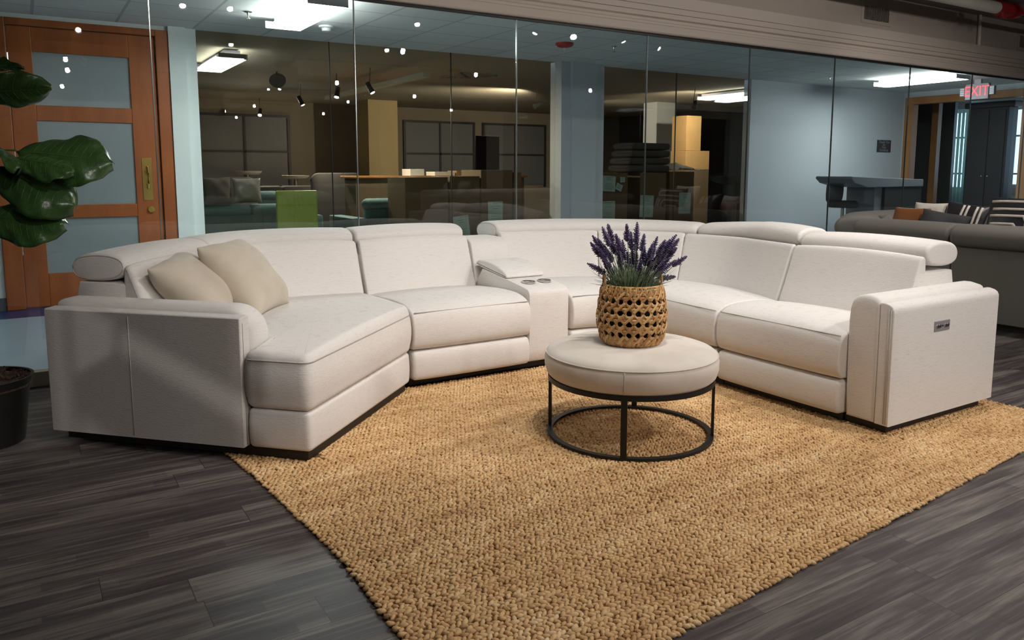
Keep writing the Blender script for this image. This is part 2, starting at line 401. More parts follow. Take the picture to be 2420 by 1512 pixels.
def slabform(mb, outline, z0, z1, r=.04, crown=.02, bulge=.0, nr=5, cen=None):
    """upholstered slab from a plan outline: rounded edges top and bottom, crowned top"""
    rings = []; H_ = z1-z0
    for k in range(nr): a = PI/2*k/nr; rings.append((z0+r*(1-math.sin(PI/2-a))*1.0 if False else z0+r*(1-math.cos(a)), r*(1-math.sin(a))))
    for k in range(6): t = k/5; rings.append((z0+r+(H_-2*r)*t, -bulge*(1-(2*t-1)**2)))
    for k in reversed(range(nr)): a = PI/2*k/nr; rings.append((z1-r*(1-math.cos(a)), r*(1-math.sin(a))))
    v = []; f = []; n = len(outline)
    for z, i_ in rings: v += [(x, y, z) for x, y in inset(outline, i_)]
    for i in range(len(rings)-1):
        for k in range(n): k2 = (k+1) % n; f.append((i*n+k, i*n+k2, (i+1)*n+k2, (i+1)*n+k))
    base = inset(outline, r); c = cen or (sum(p[0] for p in base)/n, sum(p[1] for p in base)/n)
    o = (len(rings)-1)*n; steps = [.97, .92, .84, .72, .55, .35]
    for k_, sc in enumerate(steps):
        st = len(v); zz = z1
        v += [(c[0]+(x-c[0])*sc, c[1]+(y-c[1])*sc, zz) for x, y in base]
        for k in range(n): k2 = (k+1) % n; f.append((o+k, o+k2, st+k2, st+k))
        o = st
    v.append((c[0], c[1], z1)); ci = len(v)-1
    for k in range(n): f.append((o+k, o+(k+1) % n, ci))
    f.append(tuple(reversed(range(n))))
    Rm = max(math.hypot(x-c[0], y-c[1]) for x, y in base)
    v = [(x, y, z+crown*max(0, 1-((x-c[0])**2+(y-c[1])**2)/Rm**2)*max(0, (z-z1+r)/r)**1.5) for x, y, z in v]
    return mb.add(v, f)
def dense(outline, step=.05, rc=.05):
    """round the corners of a polygon and resample it"""
    q = []; n = len(outline)
    for i in range(n):
        a, b, c = (Vector(outline[i-1]), Vector(outline[i]), Vector(outline[(i+1) % n]))
        r = min(rc, (a-b).length*.45, (c-b).length*.45); p = b+(a-b).normalized()*r; s = b+(c-b).normalized()*r
        for k in range(6): t = k/5; q.append(tuple((p*(1-t)**2+b*2*t*(1-t)+s*t*t)))
    out = []
    for i in range(len(q)):
        a = Vector(q[i]); b = Vector(q[(i+1) % len(q)]); m = max(1, int((b-a).length/step))
        for k in range(m): out.append(tuple(a.lerp(b, k/m)))
    return out
def pillow_mb(w, h, t, wr=.012, seed=0, n=22, pinch=.07):
    mb = MB(); rd = random.Random(seed); ph = [rd.uniform(0, 6) for _ in range(6)]
    def P(u, v, s):
        x = u*w/2*(1-pinch*(1-v*v)*abs(u)); y = v*h/2*(1-pinch*(1-u*u)*abs(v))
        k = max(0, (1-u**4)*(1-v**4))**.5*(1-.25*(u*u+v*v)/2)
        z = s*t/2*k
        z += k*wr*(math.sin(5*u+3*v+ph[0])*.5+math.sin(9*u*v+ph[1])*.5+math.sin(7*v-4*u+ph[2])*.4)
        return (x, y, z)
    for s in (1, -1):
        v = [P(math.sin(PI/2*(2*i/n-1)), math.sin(PI/2*(2*j/n-1)), s) for j in range(n+1) for i in range(n+1)]
        f = [(j*(n+1)+i, j*(n+1)+i+1, (j+1)*(n+1)+i+1, (j+1)*(n+1)+i) for j in range(n) for i in range(n)]
        mb.add(v, f)
    return mb
def weld(o, d=.0005):
    bm = bmesh.new(); bm.from_mesh(o.data); bmesh.ops.remove_doubles(bm, verts=bm.verts, dist=d)
    bmesh.ops.recalc_face_normals(bm, faces=bm.faces); bm.to_mesh(o.data); bm.free()
    o.data.polygons.foreach_set('use_smooth', [True]*len(o.data.polygons)); return o
def place(o, c, xa, ya):
    """orient object: local x along xa, local y along ya (orthogonalised)"""
    X = Vector(xa).normalized(); Y = Vector(ya); Y = (Y-X*Y.dot(X)).normalized(); Z = X.cross(Y)
    m_ = Matrix((X, Y, Z)).transposed().to_4x4(); m_.translation = Vector(c); o.matrix_world = m_; return o
def text_mesh(s, size, name, m, parent, matrix, ext=.002, sx=1., align='CENTER'):
    cu = bpy.data.curves.new('t', 'FONT'); cu.body = s; cu.size = size; cu.align_x = align; cu.align_y = 'CENTER'; cu.extrude = ext; cu.space_line = .9
    t = bpy.data.objects.new('t', cu); COL.objects.link(t)
    dg = bpy.context.evaluated_depsgraph_get(); me = bpy.data.meshes.new_from_object(t.evaluated_get(dg))
    bpy.data.objects.remove(t); me.name = name
    o = bpy.data.objects.new(name, me); COL.objects.link(o); me.materials.clear(); me.materials.append(M[m])
    if parent is not None: o.parent = parent
    o.matrix_local = matrix @ Matrix.Diagonal((sx, 1, 1, 1)); return o

# ------------------------------------------------------------------ room shell
GY, BY, EX = 5.22, 8.20, 13.30     # partition glass, corridor back wall, corridor end wall
CZ, FZ = 3.09, 2.60
struct('floor', B(-6, -9, -.1, 16, GY+.06, 0), 'plank')
struct('ceiling', B(-6, -9, CZ, 16, GY+.3, CZ+.1), 'ceil')
struct('wall_left', B(-6.1, -9, 0, -6, GY+.06, CZ), 'greige')
struct('wall_right', B(16, -9, 0, 16.1, GY+.06, CZ), 'greige')
struct('wall_behind', B(-6, -9.1, 0, 16, -9, CZ), 'greige')
struct('wall_header', B(-6, GY-.02, 2.70, 16, GY+.3, CZ), 'greige')
tp = [(GY-.02, 2.74), (GY-.07, 2.735), (GY-.07, 2.640), (GY-.058, 2.637), (GY-.058, 2.629), (GY-.07, 2.626), (GY-.07, 2.588), (GY-.058, 2.585), (GY-.058, 2.577), (GY-.07, 2.574),
      (GY-.07, 2.545), (GY-.045, 2.535), (GY-.045, 2.512), (GY-.06, 2.505), (GY-.06, 2.485), (GY-.056, 2.483), (GY-.056, 2.480), (GY-.06, 2.478), (GY-.06, 2.425), (GY-.05, 2.415), (GY+.05, 2.415), (GY+.05, 2.74)]
mb = MB(); n = len(tp); mb.add([(-6, y, z) for y, z in tp]+[(16, y, z) for y, z in tp], [(k, (k+1) % n, n+(k+1) % n, n+k) for k in range(n)]+[tuple(range(n)), tuple(range(2*n-1, n-1, -1))])
struct('trim_1', mb, 'trim')
struct('trim_2', B(-6, GY-.012, 2.395, 16, GY+.012, 2.415), 'black')
struct('baseboard_glass', B(-6, GY-.05, 0, 16, GY+.03, .088), 'sill', bevel=.004)
seams = [-5.9, -4.5, -3.2, -1.9, -.6, .70, 1.985, 3.30, 4.635, 5.92, 7.20, 8.545, 9.845, 11.185, 12.5, 13.8, 15.9]
for i in range(len(seams)-1):
    w_ = struct('window_%d' % (i+1), B(seams[i]+.003, GY-.006, .088, seams[i+1]-.003, GY+.006, 2.40), 'glass')
    B(seams[i]-.003, GY-.0075, .09, seams[i]+.003, GY+.0075, 2.395).build('edge_seal', 'edge', w_)
# corridor behind the glass
struct('floor_corridor', B(-6, GY+.06, -.1, EX, 7.73, 0), 'palefloor')
struct('floor_border', B(-6, 7.73, -.1, EX, BY+.02, 0), 'bluefloor')
# dropped tile ceiling
def tile_mat():
    m = bpy.data.materials.new('acoustic_ceiling_tiles'); m.use_nodes = True; nt = m.node_tree; b = nt.nodes['Principled BSDF']
    tc = nt.nodes.new('ShaderNodeTexCoord'); mp = nt.nodes.new('ShaderNodeMapping'); mp.inputs['Location'].default_value = (-.155, -7.765+.62*20, 0)
    br = nt.nodes.new('ShaderNodeTexBrick'); br.offset = 0; br.inputs['Scale'].default_value = 1; br.inputs['Brick Width'].default_value = .6625; br.inputs['Row Height'].default_value = .62
    br.inputs['Mortar Size'].default_value = .012; br.inputs['Color1'].default_value = (.70, .71, .68, 1); br.inputs['Color2'].default_value = (.64, .65, .62, 1); br.inputs['Mortar'].default_value = (.46, .47, .46, 1)
    nt.links.new(tc.outputs['Object'], mp.inputs[0]); nt.links.new(mp.outputs[0], br.inputs[0]); nt.links.new(br.outputs[0], b.inputs['Base Color']); b.inputs['Roughness'].default_value = .9
    bp = nt.nodes.new('ShaderNodeBump'); bp.invert = False; bp.inputs['Strength'].default_value = .6; bp.inputs['Distance'].default_value = .01
    nt.links.new(br.outputs['Fac'], bp.inputs['Height']); nt.links.new(bp.outputs[0], b.inputs['Normal'])
    return m
M['tile'] = tile_mat()
struct('ceiling_corridor', B(-6, GY+.05, FZ, EX+.1, BY+.05, FZ+.08), 'tile')
struct('wall_corridor_left', B(-6.1, GY+.06, 0, -6, BY, FZ), 'palewall')
struct('wall_back_left', B(-6, BY, 0, -.20, BY+.14, FZ), 'palewall')
struct('baseboard_left', B(-6, BY-.012, 0, -.20, BY, .115), 'darkbase')
struct('wall_back_pier', B(1.25, BY, 0, 1.505, BY+.14, FZ), 'palewall')
struct('trim_3', B(1.25, BY-.05, 0, 1.40, BY, FZ), 'palewall')
struct('wall_back_column', B(5.79, BY-.10, 0, 6.47, BY+.14, FZ), 'greywall')
struct('trim_4', B(5.93, BY-.14, 0, 6.32, BY-.10, FZ), 'greywall')
struct('wall_back_right', B(9.36, BY, 0, EX, BY+.14, FZ), 'bluewall')
struct('baseboard_right', B(9.36, BY-.012, 0, EX, BY, .115), 'darkbase')
struct('wall_back_above_door', B(-.20, BY, 2.56, 1.25, BY+.14, FZ), 'palewall')
# second glazing toward the stock room
k = len(seams)
for a, b in ((1.505, 2.846), (2.846, 4.303), (4.303, 5.79), (6.47, 7.866), (7.866, 9.36)):
    w_ = struct('window_%d' % k, B(a+.003, BY+.03, .05, b-.003, BY+.042, FZ), 'glass2'); k += 1
    B(a-.004, BY+.027, .05, a+.004, BY+.045, FZ).build('edge_seal', 'blackmetal', w_)
struct('trim_5', B(1.505, BY, 0, 5.79, BY+.08, .05), 'darkbase'); struct('trim_6', B(6.47, BY, 0, 9.36, BY+.08, .05), 'darkbase')
# panelled wooden door with three frosted panes
fr = MB(); fr.box(-.20, BY-.03, 0, -.055, BY+.14, 2.56); fr.box(1.135, BY-.03, 0, 1.25, BY+.14, 2.56); fr.box(-.055, BY-.03, 2.50, 1.135, BY+.14, 2.56)
struct('trim_7', fr, 'wood', bevel=.006)
lf = MB(); xs = (-.05, .135, .905, 1.13)
lf.box(-.05, BY+.0, .01, .135, BY+.045, 2.495); lf.box(.905, BY, .01, 1.13, BY+.045, 2.495)
for z0, z1 in ((.01, .31), (.81, .93), (1.685, 1.82), (2.285, 2.495)): lf.box(.135, BY, z0, .905, BY+.045, z1)
dr = struct('door_1', lf, 'wood', bevel=.004)
for z0, z1 in ((.31, .81), (.93, 1.685), (1.82, 2.285)): B(.135, BY+.018, z0, .905, BY+.028, z1).build('frosted_pane', 'frost', dr)
B(.962, BY-.004, .963, 1.052, BY+.001, 1.363).build('handle_plate', 'brass', dr, bevel=.002)
hp = MB().tube([(1.007, BY-.005, 1.28), (1.007, BY-.045, 1.27), (1.007, BY-.055, 1.22), (1.007, BY-.055, 1.12), (1.007, BY-.04, 1.08), (1.007, BY-.005, 1.075)], .009).tube([(1.0, BY-.004, 1.24), (1.0, BY-.03, 1.24)], .016, 12)
hp.build('pull_handle', 'brass', dr, 40)
kb = MB(); kb.tube([(1.025, BY-.001, .875), (1.025, BY-.02, .875)], [.034, .030], 20).build('lock_knob', 'brass', dr, 40)
for z in (.55, 1.35, 2.2): MB().tube([(-.052, BY-.008, z-.06), (-.052, BY-.008, z+.06)], .01).build('hinge', 'chrome', dr, 40)
o = thing('wall_outlet', 'white electrical outlet on the pale wall beside the orange door', 'outlet', (-.235, BY, .42))
B(-.06, -.006, -.09, .035, 0, .09).build('cover_plate', 'white', o, bevel=.002)
for z in (-.042, .042): B(-.02, -.010, z-.022, .018, -.006, z+.022).build('socket', 'white', o, bevel=.003)
# end wall with wide opening to the next room
e_ = MB(); e_.box(EX, 8.13, 0, EX+.12, BY+.2, 2.9); e_.box(EX, GY+.06, 0, EX+.12, 6.12, 2.9); e_.box(EX, 6.12, 2.50, EX+.12, 8.13, 2.9)
struct('wall_end', e_, 'bluewall')
fr = MB(); fr.box(EX-.03, 8.02, 0, EX+.15, 8.16, 2.51); fr.box(EX-.03, 6.10, 0, EX+.15, 6.24, 2.51); fr.box(EX-.03, 6.24, 2.39, EX+.15, 8.02, 2.51)
struct('trim_8', fr, 'wood2', bevel=.006)
# next room
struct('floor_next_room', B(EX, 4.0, -.1, 20, 12.5, 0), 'farfloor'); struct('ceiling_next_room', B(EX+.12, 4.0, 2.9, 20, 12.5, 3), 'farceil')
nr_ = MB(); nr_.box(19, 4.0, 0, 19.1, 12.5, .85); nr_.box(19, 4, 2.6, 19.1, 12.5, 2.9)
for y in (4.0, 7.3, 10.6, 12.38): nr_.box(19, y, .85, 19.1, y+.12, 2.6)
struct('wall_next_room_far', nr_, 'palewall')
for j, (y, yw) in enumerate(((4.12, 3.18), (7.42, 3.18), (10.72, 1.66))):
    w_ = struct('window_%d' % k, B(19.04, y, .85, 19.05, y+yw, 2.6), 'glass'); k += 1
    fm = MB(); fm.box(19.02, y, 1.15, 19.07, y+yw, 1.19); fm.box(19.02, y, 2.0, 19.07, y+yw, 2.04); fm.box(19.02, y+1.0, .85, 19.07, y+1.05, 2.6)
    fm.build('window_frame', 'greywall', w_)
struct('wall_next_room_left', B(EX+.12, 12.4, 0, 19, 12.5, 2.9), 'bluewall'); struct('wall_next_room_right', B(EX+.12, 4, 0, 19, 4.1, 2.9), 'bluewall')
# stock room / showroom behind the second glazing
struct('floor_showroom', B(-6, BY+.08, -.1, EX, 16.1, -.001), 'farfloor'); struct('ceiling_showroom', B(-6, BY+.14, FZ+.02, EX, 16.1, FZ+.1), 'farceil')
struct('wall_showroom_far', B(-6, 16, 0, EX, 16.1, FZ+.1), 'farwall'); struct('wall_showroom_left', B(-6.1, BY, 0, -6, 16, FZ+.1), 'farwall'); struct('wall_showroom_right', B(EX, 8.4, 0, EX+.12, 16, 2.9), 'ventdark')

# ------------------------------------------------------------------ sectional sofa
sofa = thing('sectional_sofa', 'large ivory curved sectional sofa with headrests and cup holder console on the jute rug', 'sofa', (0, 0, 0))
def back_prof(c, top=.805, lean=1.):
    return chaikin([(c-.015, .40), (c-.02, .46), (c+.03*lean, .57), (c+.075*lean, .69), (c+.10*lean, .755), (c+.115, top-.018), (c+.135, top-.006), (c+.155, top-.012), (c+.165, top-.05), (c+.165, .40)], 2)
def head_prof(c, dz=0.):
    return chaikin([(c+.165, .785+dz), (c+.17, .842+dz), (c+.235, .868+dz), (c+.35, .872+dz), (c+.445, .852+dz), (c+.478, .80+dz), (c+.45, .748+dz), (c+.36, .735+dz), (c+.22, .745+dz)], 2)
def end_piping(prof, path, s_, ins, parent, out):
    P, Dv = path.at(s_); T = Vector((Dv.y, -Dv.x))*out
    MB().tube([(P.x+Dv.x*d+T.x, P.y+Dv.y*d+T.y, z) for d, z in inset(prof, ins)], .0026, 5, True).build('piping', 'seam', parent, 180)
def seat_prof(c): return chaikin([(c+.10, .235), (.02, .235), (-.02, .255), (-.035, .32), (-.03, .40), (-.008, .448), (.05, .476), (.14, .492), (.32, .492), (c-.04, .472), (c+.10, .455)], 2)
foot_prof = chaikin([(.02, .062), (-.012, .068), (-.024, .11), (-.026, .18), (-.012, .222), (.02, .234), (.22, .234), (.22, .062)], 2)
def shell_prof(c): return [(c+.05, .06), (c+.44, .06), (c+.44, .60), (c+.41, .715), (c+.10, .715), (c+.05, .45)]
def seam(path, s0, s1, d, z, parent, n=24, r=.0028):
    pts = []
    for i in range(n+1):
        P, D = path.at(s0+(s1-s0)*i/n); pts.append((P.x+D.x*d, P.y+D.y*d, z))
    MB().tube(pts, r, 5).build('piping', 'seam', parent, 180)
def module(path, s0, s1, cf, seat_er=.011, parts='sfbhk', hz=0., g=.0035):
    cfun = cf if callable(cf) else (lambda t: cf)
    if 's' in parts:
        o = sweep(MB(), lambda t: seat_prof(cfun(t)), path, s0+g, s1-g, seat_er, .004, crown=.012).build('seat_cushion', 'fabric', sofa, 180); seam(path, s0+.014, s1-.014, -.0095, .4525, o)
    if 'f' in parts: sweep(MB(), foot_prof, path, s0+g, s1-g, .02, .003).build('footrest_panel', 'fabric', sofa, 180)
    if 'b' in parts: sweep(MB(), lambda t: back_prof(cfun(t)), path, s0+g, s1-g, .011, .003, crown=.012).build('back_cushion', 'fabric', sofa, 180)
    if 'h' in parts: sweep(MB(), lambda t: head_prof(cfun(t), hz), path, s0+g*.5, s1-(.03 if s1 < .81 and path.p[0].x > 3.2 else g)*.2, .020, .003, crown=.010).build('headrest', 'fabric', sofa, 180)
    if 'k' in parts: sweep(MB(), lambda t: shell_prof(cfun(t)), path, s0+.002, s1-.002, .008, 0, nr=2).build('back_shell', 'fabric', sofa, 40)
D45 = (-.695, .719); U45 = (.719, .695)
# right-hand run: seats face -x
pr = line_path((3.30, 3.058), (3.30, 2.262), (1, 0))
module(pr, 0, pr.L, .50)
# corner wedge
cw = (2.95, 3.55); rw = .375
pw = poly_path([('l', (2.885, 3.925), (2.95, 3.925), (0, 1)), ('a', cw, rw, 90, 0), ('l', (3.325, 3.55), (3.30, 3.066), (1, 0))], 16)
wc = lambda t: .76-.21*t**.8 if t < 1 else .5
wl = pw.L
WC = lambda t: float(np.interp(t, [0, .2, .5, .75, 1], [.74, .69, .60, .55, .50]))
module(pw, 0, wl, WC, parts='sfk')
def sub(a, b): return lambda t: WC(a+(b-a)*t)
for a, b in ((0, .245), (.245, .43), (.43, 1)):
    sweep(MB(), (lambda a, b: lambda t: back_prof(sub(a, b)(t), .812-.01*max(0, b-.6)))(a, b), pw, wl*a+.001, wl*b-.001, .012, .0, crown=.0, step=.03).build('back_cushion', 'fabric', sofa, 180)
for a, b, dz in ((0, .45, 0.), (.45, 1, .022)):
    o = sweep(MB(), (lambda a, b, dz: lambda t: head_prof(sub(a, b)(t), dz*math.sin(PI*min(1, t*3)/2)))(a, b, dz), pw, wl*a+.002, wl*b-.002, .020, .002, crown=.006 if a == 0 else .012, step=.03).build('headrest', 'fabric', sofa, 180)
    if a == 0: end_piping(head_prof(WC(0)), pw, .004, .010, o, 0)
# armless recliner on the left run
pl = line_path((1.785, 3.925), (2.575, 3.925), (0, 1))
module(pl, 0, pl.L, .665)
# console with cup holders
px0, px1 = 2.583, 2.878
cp = [(3.955, .06), (3.935, .08), (3.93, .30), (3.93, .47), (3.94, .505), (3.97, .522), (4.20, .552), (4.62, .60), (4.62, .06)]
cpath = line_path((px0, 0), (px1, 0), (0, 1))
con = sweep(MB(), chaikin(cp, 1), cpath, 0, px1-px0, .006, 0, nr=2).build('console_body', 'fabric', sofa, 40)
sweep(MB(), chaikin([(4.215, .552), (4.20, .565), (4.215, .585), (4.28, .615), (4.42, .645), (4.56, .645), (4.60, .63), (4.60, .60)], 2), cpath, .0, px1-px0, .012, 0, nr=3).build('console_lid', 'fabric', sofa, 180)
sweep(MB(), chaikin([(4.60, .40), (4.62, .55), (4.66, .72), (4.69, .765), (4.75, .775), (5.02, .775), (5.06, .75), (5.06, .06), (4.62, .06)], 1), cpath, -.0, px1-px0, .01, 0, nr=3).build('console_back', 'fabric', sofa, 60)
for cx, cy in ((2.675, 4.085), (2.795, 4.085)):
    zt = .542
    MB().lathe([(.044, zt-.004), (.046, zt+.004), (.042, zt+.007), (.036, zt+.004), (.034, zt-.03), (.0, zt-.03)], (cx, cy), 28).build('cup_holder', 'chrome', con, 50)
# angled chaise end
O = Vector((.95, 3.11)); U = Vector(U45); D = Vector(D45)
F1 = (1.775, 3.905)
G = O+U*.215+D*.31; G2 = O+D*.31
Ap = Vector((.445, 3.905)); Bp = Vector((1.16, 4.60))
ol = [tuple(O), F1, (1.775, 4.66), (1.16, 4.70), (.40, 3.95), tuple(G), tuple(G2)]
od = dense(ol, .045, .045)
sc_ = slabform(MB(), od, .236, .482, .034, .030, .012, cen=(1.25, 3.95)).build('seat_cushion', 'fabric', sofa, 180)
fi = inset(od, -.002); i0 = min(range(len(fi)), key=lambda i: (Vector(fi[i])-G2).length); i1 = min(range(len(fi)), key=lambda i: (Vector(fi[i])-Vector(F1)).length)
sp = [(x, y, .4505) for x, y in (fi[i0:]+fi[:i1+1] if i0 > i1 else fi[i0:i1+1])]
MB().tube(sp[1:-1], .0028, 5).build('piping', 'seam', sc_, 180)
slabform(MB(), inset(dense(ol, .05, .035), .008), .062, .234, .02, .0, .004, cen=(1.25, 3.95)).build('footrest_panel', 'fabric', sofa, 180)
fil = .25
pc = poly_path([('l', tuple(Ap), (.445+.5*.719/1, 3.905+.5*.695/1), D45), ('l', (1.25, 4.60), (1.778, 4.597), (0, 1))], 6)
# smooth bend between the two straight parts
pa = Vector((.445+.62*.719, 3.905+.62*.695)); pb = Vector((1.24, 4.597)); ctrl = Vector((1.10, 4.585))
P_ = [tuple(Ap)]; Dd = [D45]
for i in range(9):
    t = i/8; q = pa*(1-t)**2+ctrl*2*t*(1-t)+pb*t*t; P_.append(tuple(q)); ang = math.atan2(D45[1], D45[0])*(1-t)+PI/2*t; Dd.append((math.cos(ang), math.sin(ang)))
P_.append((1.778, 4.597)); Dd.append((0, 1)); pc = Path(P_, Dd)
sm = .62+.09
for a, b in ((.04, sm), (sm, pc.L)):
    sweep(MB(), back_prof(0), pc, a+.004, b-.004, .022, .005, crown=.014, step=.04).build('back_cushion', 'fabric', sofa, 180)
    o = sweep(MB(), (lambda a: lambda t: head_prof(-.015 if a < .1 else 0, (-.018*(1-t) if a < .1 else 0)))(a), pc, a+(.01 if a < .1 else .004), b-.004, .020, .003, crown=.008, step=.04).build('headrest', 'fabric', sofa, 180)
    if a < .1: end_piping(head_prof(-.015, -.018), pc, a+.012, .010, o, 0)
sweep(MB(), [(d, z) for d, z in shell_prof(0)], pc, .045, pc.L, .01, 0, nr=2, step=.04).build('back_shell', 'fabric', sofa, 40)
# arms
def arm(path, L, er, front_er, crisp=False):
    slab = [(0, .06), (.069, .06), (.069, .634), (.060, .638), (.045, .638), (.022, .632), (.008, .622), (.001, .607), (0, .59)]
    if crisp: slab = [(0, .06), (.069, .06), (.069, .626), (.062, .630), (.004, .626), (0, .622)]
    cush = [(.0705, .062), (.218, .062), (.224, .20), (.228, .40), (.228, .54), (.224, .60), (.212, .635), (.190, .654), (.160, .663), (.125, .664), (.095, .658), (.078, .648), (.0705, .632)]
    a = sweep(MB(), slab, path, 0, L, .007, .0, nr=3).build('armrest', 'fabric', sofa, 40)
    L2 = L+.004; mb = MB(); n_ = 30; rings = []
    for i in range(n_+1):      # pad: its top rolls down at the front end
        s_ = -.004+L2*(i/n_)**1.6; P, Dv = path.at(max(0, s_)); q = inset(cush, er*max(0, 1-math.sqrt(max(0, 1-(1-min(1, max(0, (s_+.004)/er)))**2)))+(.012*(max(0, s_-L+.03)/.03)**2))
        dr = front_er*(1-math.sqrt(max(0, 1-(1-min(1, (s_+.004)/front_er))**2)))
        T = Vector((Dv.y, -Dv.x))
        T = (path.at(.5)[0]-path.at(.4)[0]).normalized()
        P = path.p[0]+T*s_
        rings.append([(P.x+Dv.x*d, P.y+Dv.y*d, z-(dr*max(0, (z-.35)/.31) if z > .35 else 0)) for d, z in q])
    n = len(rings[0]); mb.add([p for r in rings for p in r], [(i*n+k, i*n+(k+1) % n, (i+1)*n+(k+1) % n, (i+1)*n+k) for i in range(n_) for k in range(n)]+[tuple(reversed(range(n))), tuple(n_*n+k for k in range(n))])
    mb.build('arm_pad', 'fabric', a, 70)
    return a
A0 = O+D*.315; al = line_path(tuple(A0), tuple(A0+D*1.02), U45)
aL = arm(al, 1.0, .018, .11, True)
p0 = A0+U*.0; MB().tube([(p0.x+U.x*.018-D.x*.001, p0.y+U.y*.018-D.y*.001, z) for z in (.07, .3, .6)]+[(p0.x+U.x*.018+D.x*t, p0.y+U.y*.018+D.y*t, .6235) for t in (.02, .5, .98)], .002, 5).build('piping', 'seam', aL, 180)
mid = A0+D*.555; MB().tube([(mid.x-U.x*.0005, mid.y-U.y*.0005, z) for z in (.07, .34, .61)], .0016, 5).build('piping', 'seam', aL, 180)
ar_path = line_path((3.325, 2.035), (4.25, 2.035), (0, 1))
aR = arm(ar_path, .925, .016, .03)
for y_ in (2.047, 2.058): MB().tube([(3.3235, y_, .07), (3.3235, y_, .612)], .0022, 5).build('piping', 'seam', aR, 180)
cpn = B(3.66, 2.0305, .475, 3.79, 2.036, .525).build('control_panel', 'greyplate', sofa, bevel=.002)
for x in (3.682, 3.70, 3.75, 3.768): MB().tube([(x, 2.031, .50), (x, 2.026, .50)], .0085, 14).build('button', 'chrome', cpn, 40)
MB().tube([(3.725, 2.031, .50), (3.725, 2.028, .50)], .004, 10).build('port', 'black', cpn, 40)
# black plinth
pb_ = MB()
for a, b, c_, d_ in ((3.36, 2.29, 4.20, 3.06), (1.80, 4.0, 2.86, 5.0)): pb_.box(a, b, .018, c_, d_, .062)
pb_.box(3.37, 2.07, .018, 4.19, 2.30, .062)
ow = []
for i in range(13): P, Dv = pw.at(wl*i/12); ow.append((P.x+Dv.x*.06, P.y+Dv.y*.06))
ow2 = []
for i in range(12, -1, -1): P, Dv = pw.at(wl*i/12); ow2.append((P.x+Dv.x*.9, P.y+Dv.y*.9))
oo = ow+ow2; n = len(oo)
pb_.add([(x, y, .018) for x, y in oo]+[(x, y, .062) for x, y in oo], [tuple(range(n)), tuple(range(2*n-1, n-1, -1))]+[(i, (i+1) % n, n+(i+1) % n, n+i) for i in range(n)])
oc = inset([tuple(O), F1, (1.775, 4.9), (1.0, 4.9), tuple(A0+D*.98+U*.1), tuple(A0+D*.98), tuple(A0)], .035); n = len(oc)
pb_.add([(x, y, .018) for x, y in oc]+[(x, y, .064) for x, y in oc], [tuple(range(n)), tuple(range(2*n-1, n-1, -1))]+[(i, (i+1) % n, n+(i+1) % n, n+i) for i in range(n)])
pb_.build('plinth', 'black', sofa)

# ------------------------------------------------------------------ throw pillows on the chaise
right = Vector((math.cos(YAW), -math.sin(YAW), 0)); fwd = Vector((math.sin(YAW), math.cos(YAW), 0)); up = Vector((0, 0, 1))
def cushion(name, label, cat, c, xa, ya, w, h, t, m, seed, group=None):
    o = pillow_mb(w, h, t, .008, seed).build(name, m); weld(o); place(o, c, xa, ya); return tag(o, label, cat, group)
cushion('throw_pillow', 'beige velvet throw pillow leaning left in the chaise corner, lower and further left', 'pillow', (.70, 4.10, .665), fwd*.97-right*.14+up*.06, -right*.72+up*.60, .43, .42, .22, 'pillow', 1)
cushion('throw_pillow', 'beige velvet throw pillow leaning back on the sofa, taller and right of the other', 'pillow', (.965, 4.21, .685), fwd*.97+right*.06, -right*.62+up*.74, .46, .46, .23, 'pillow', 4)

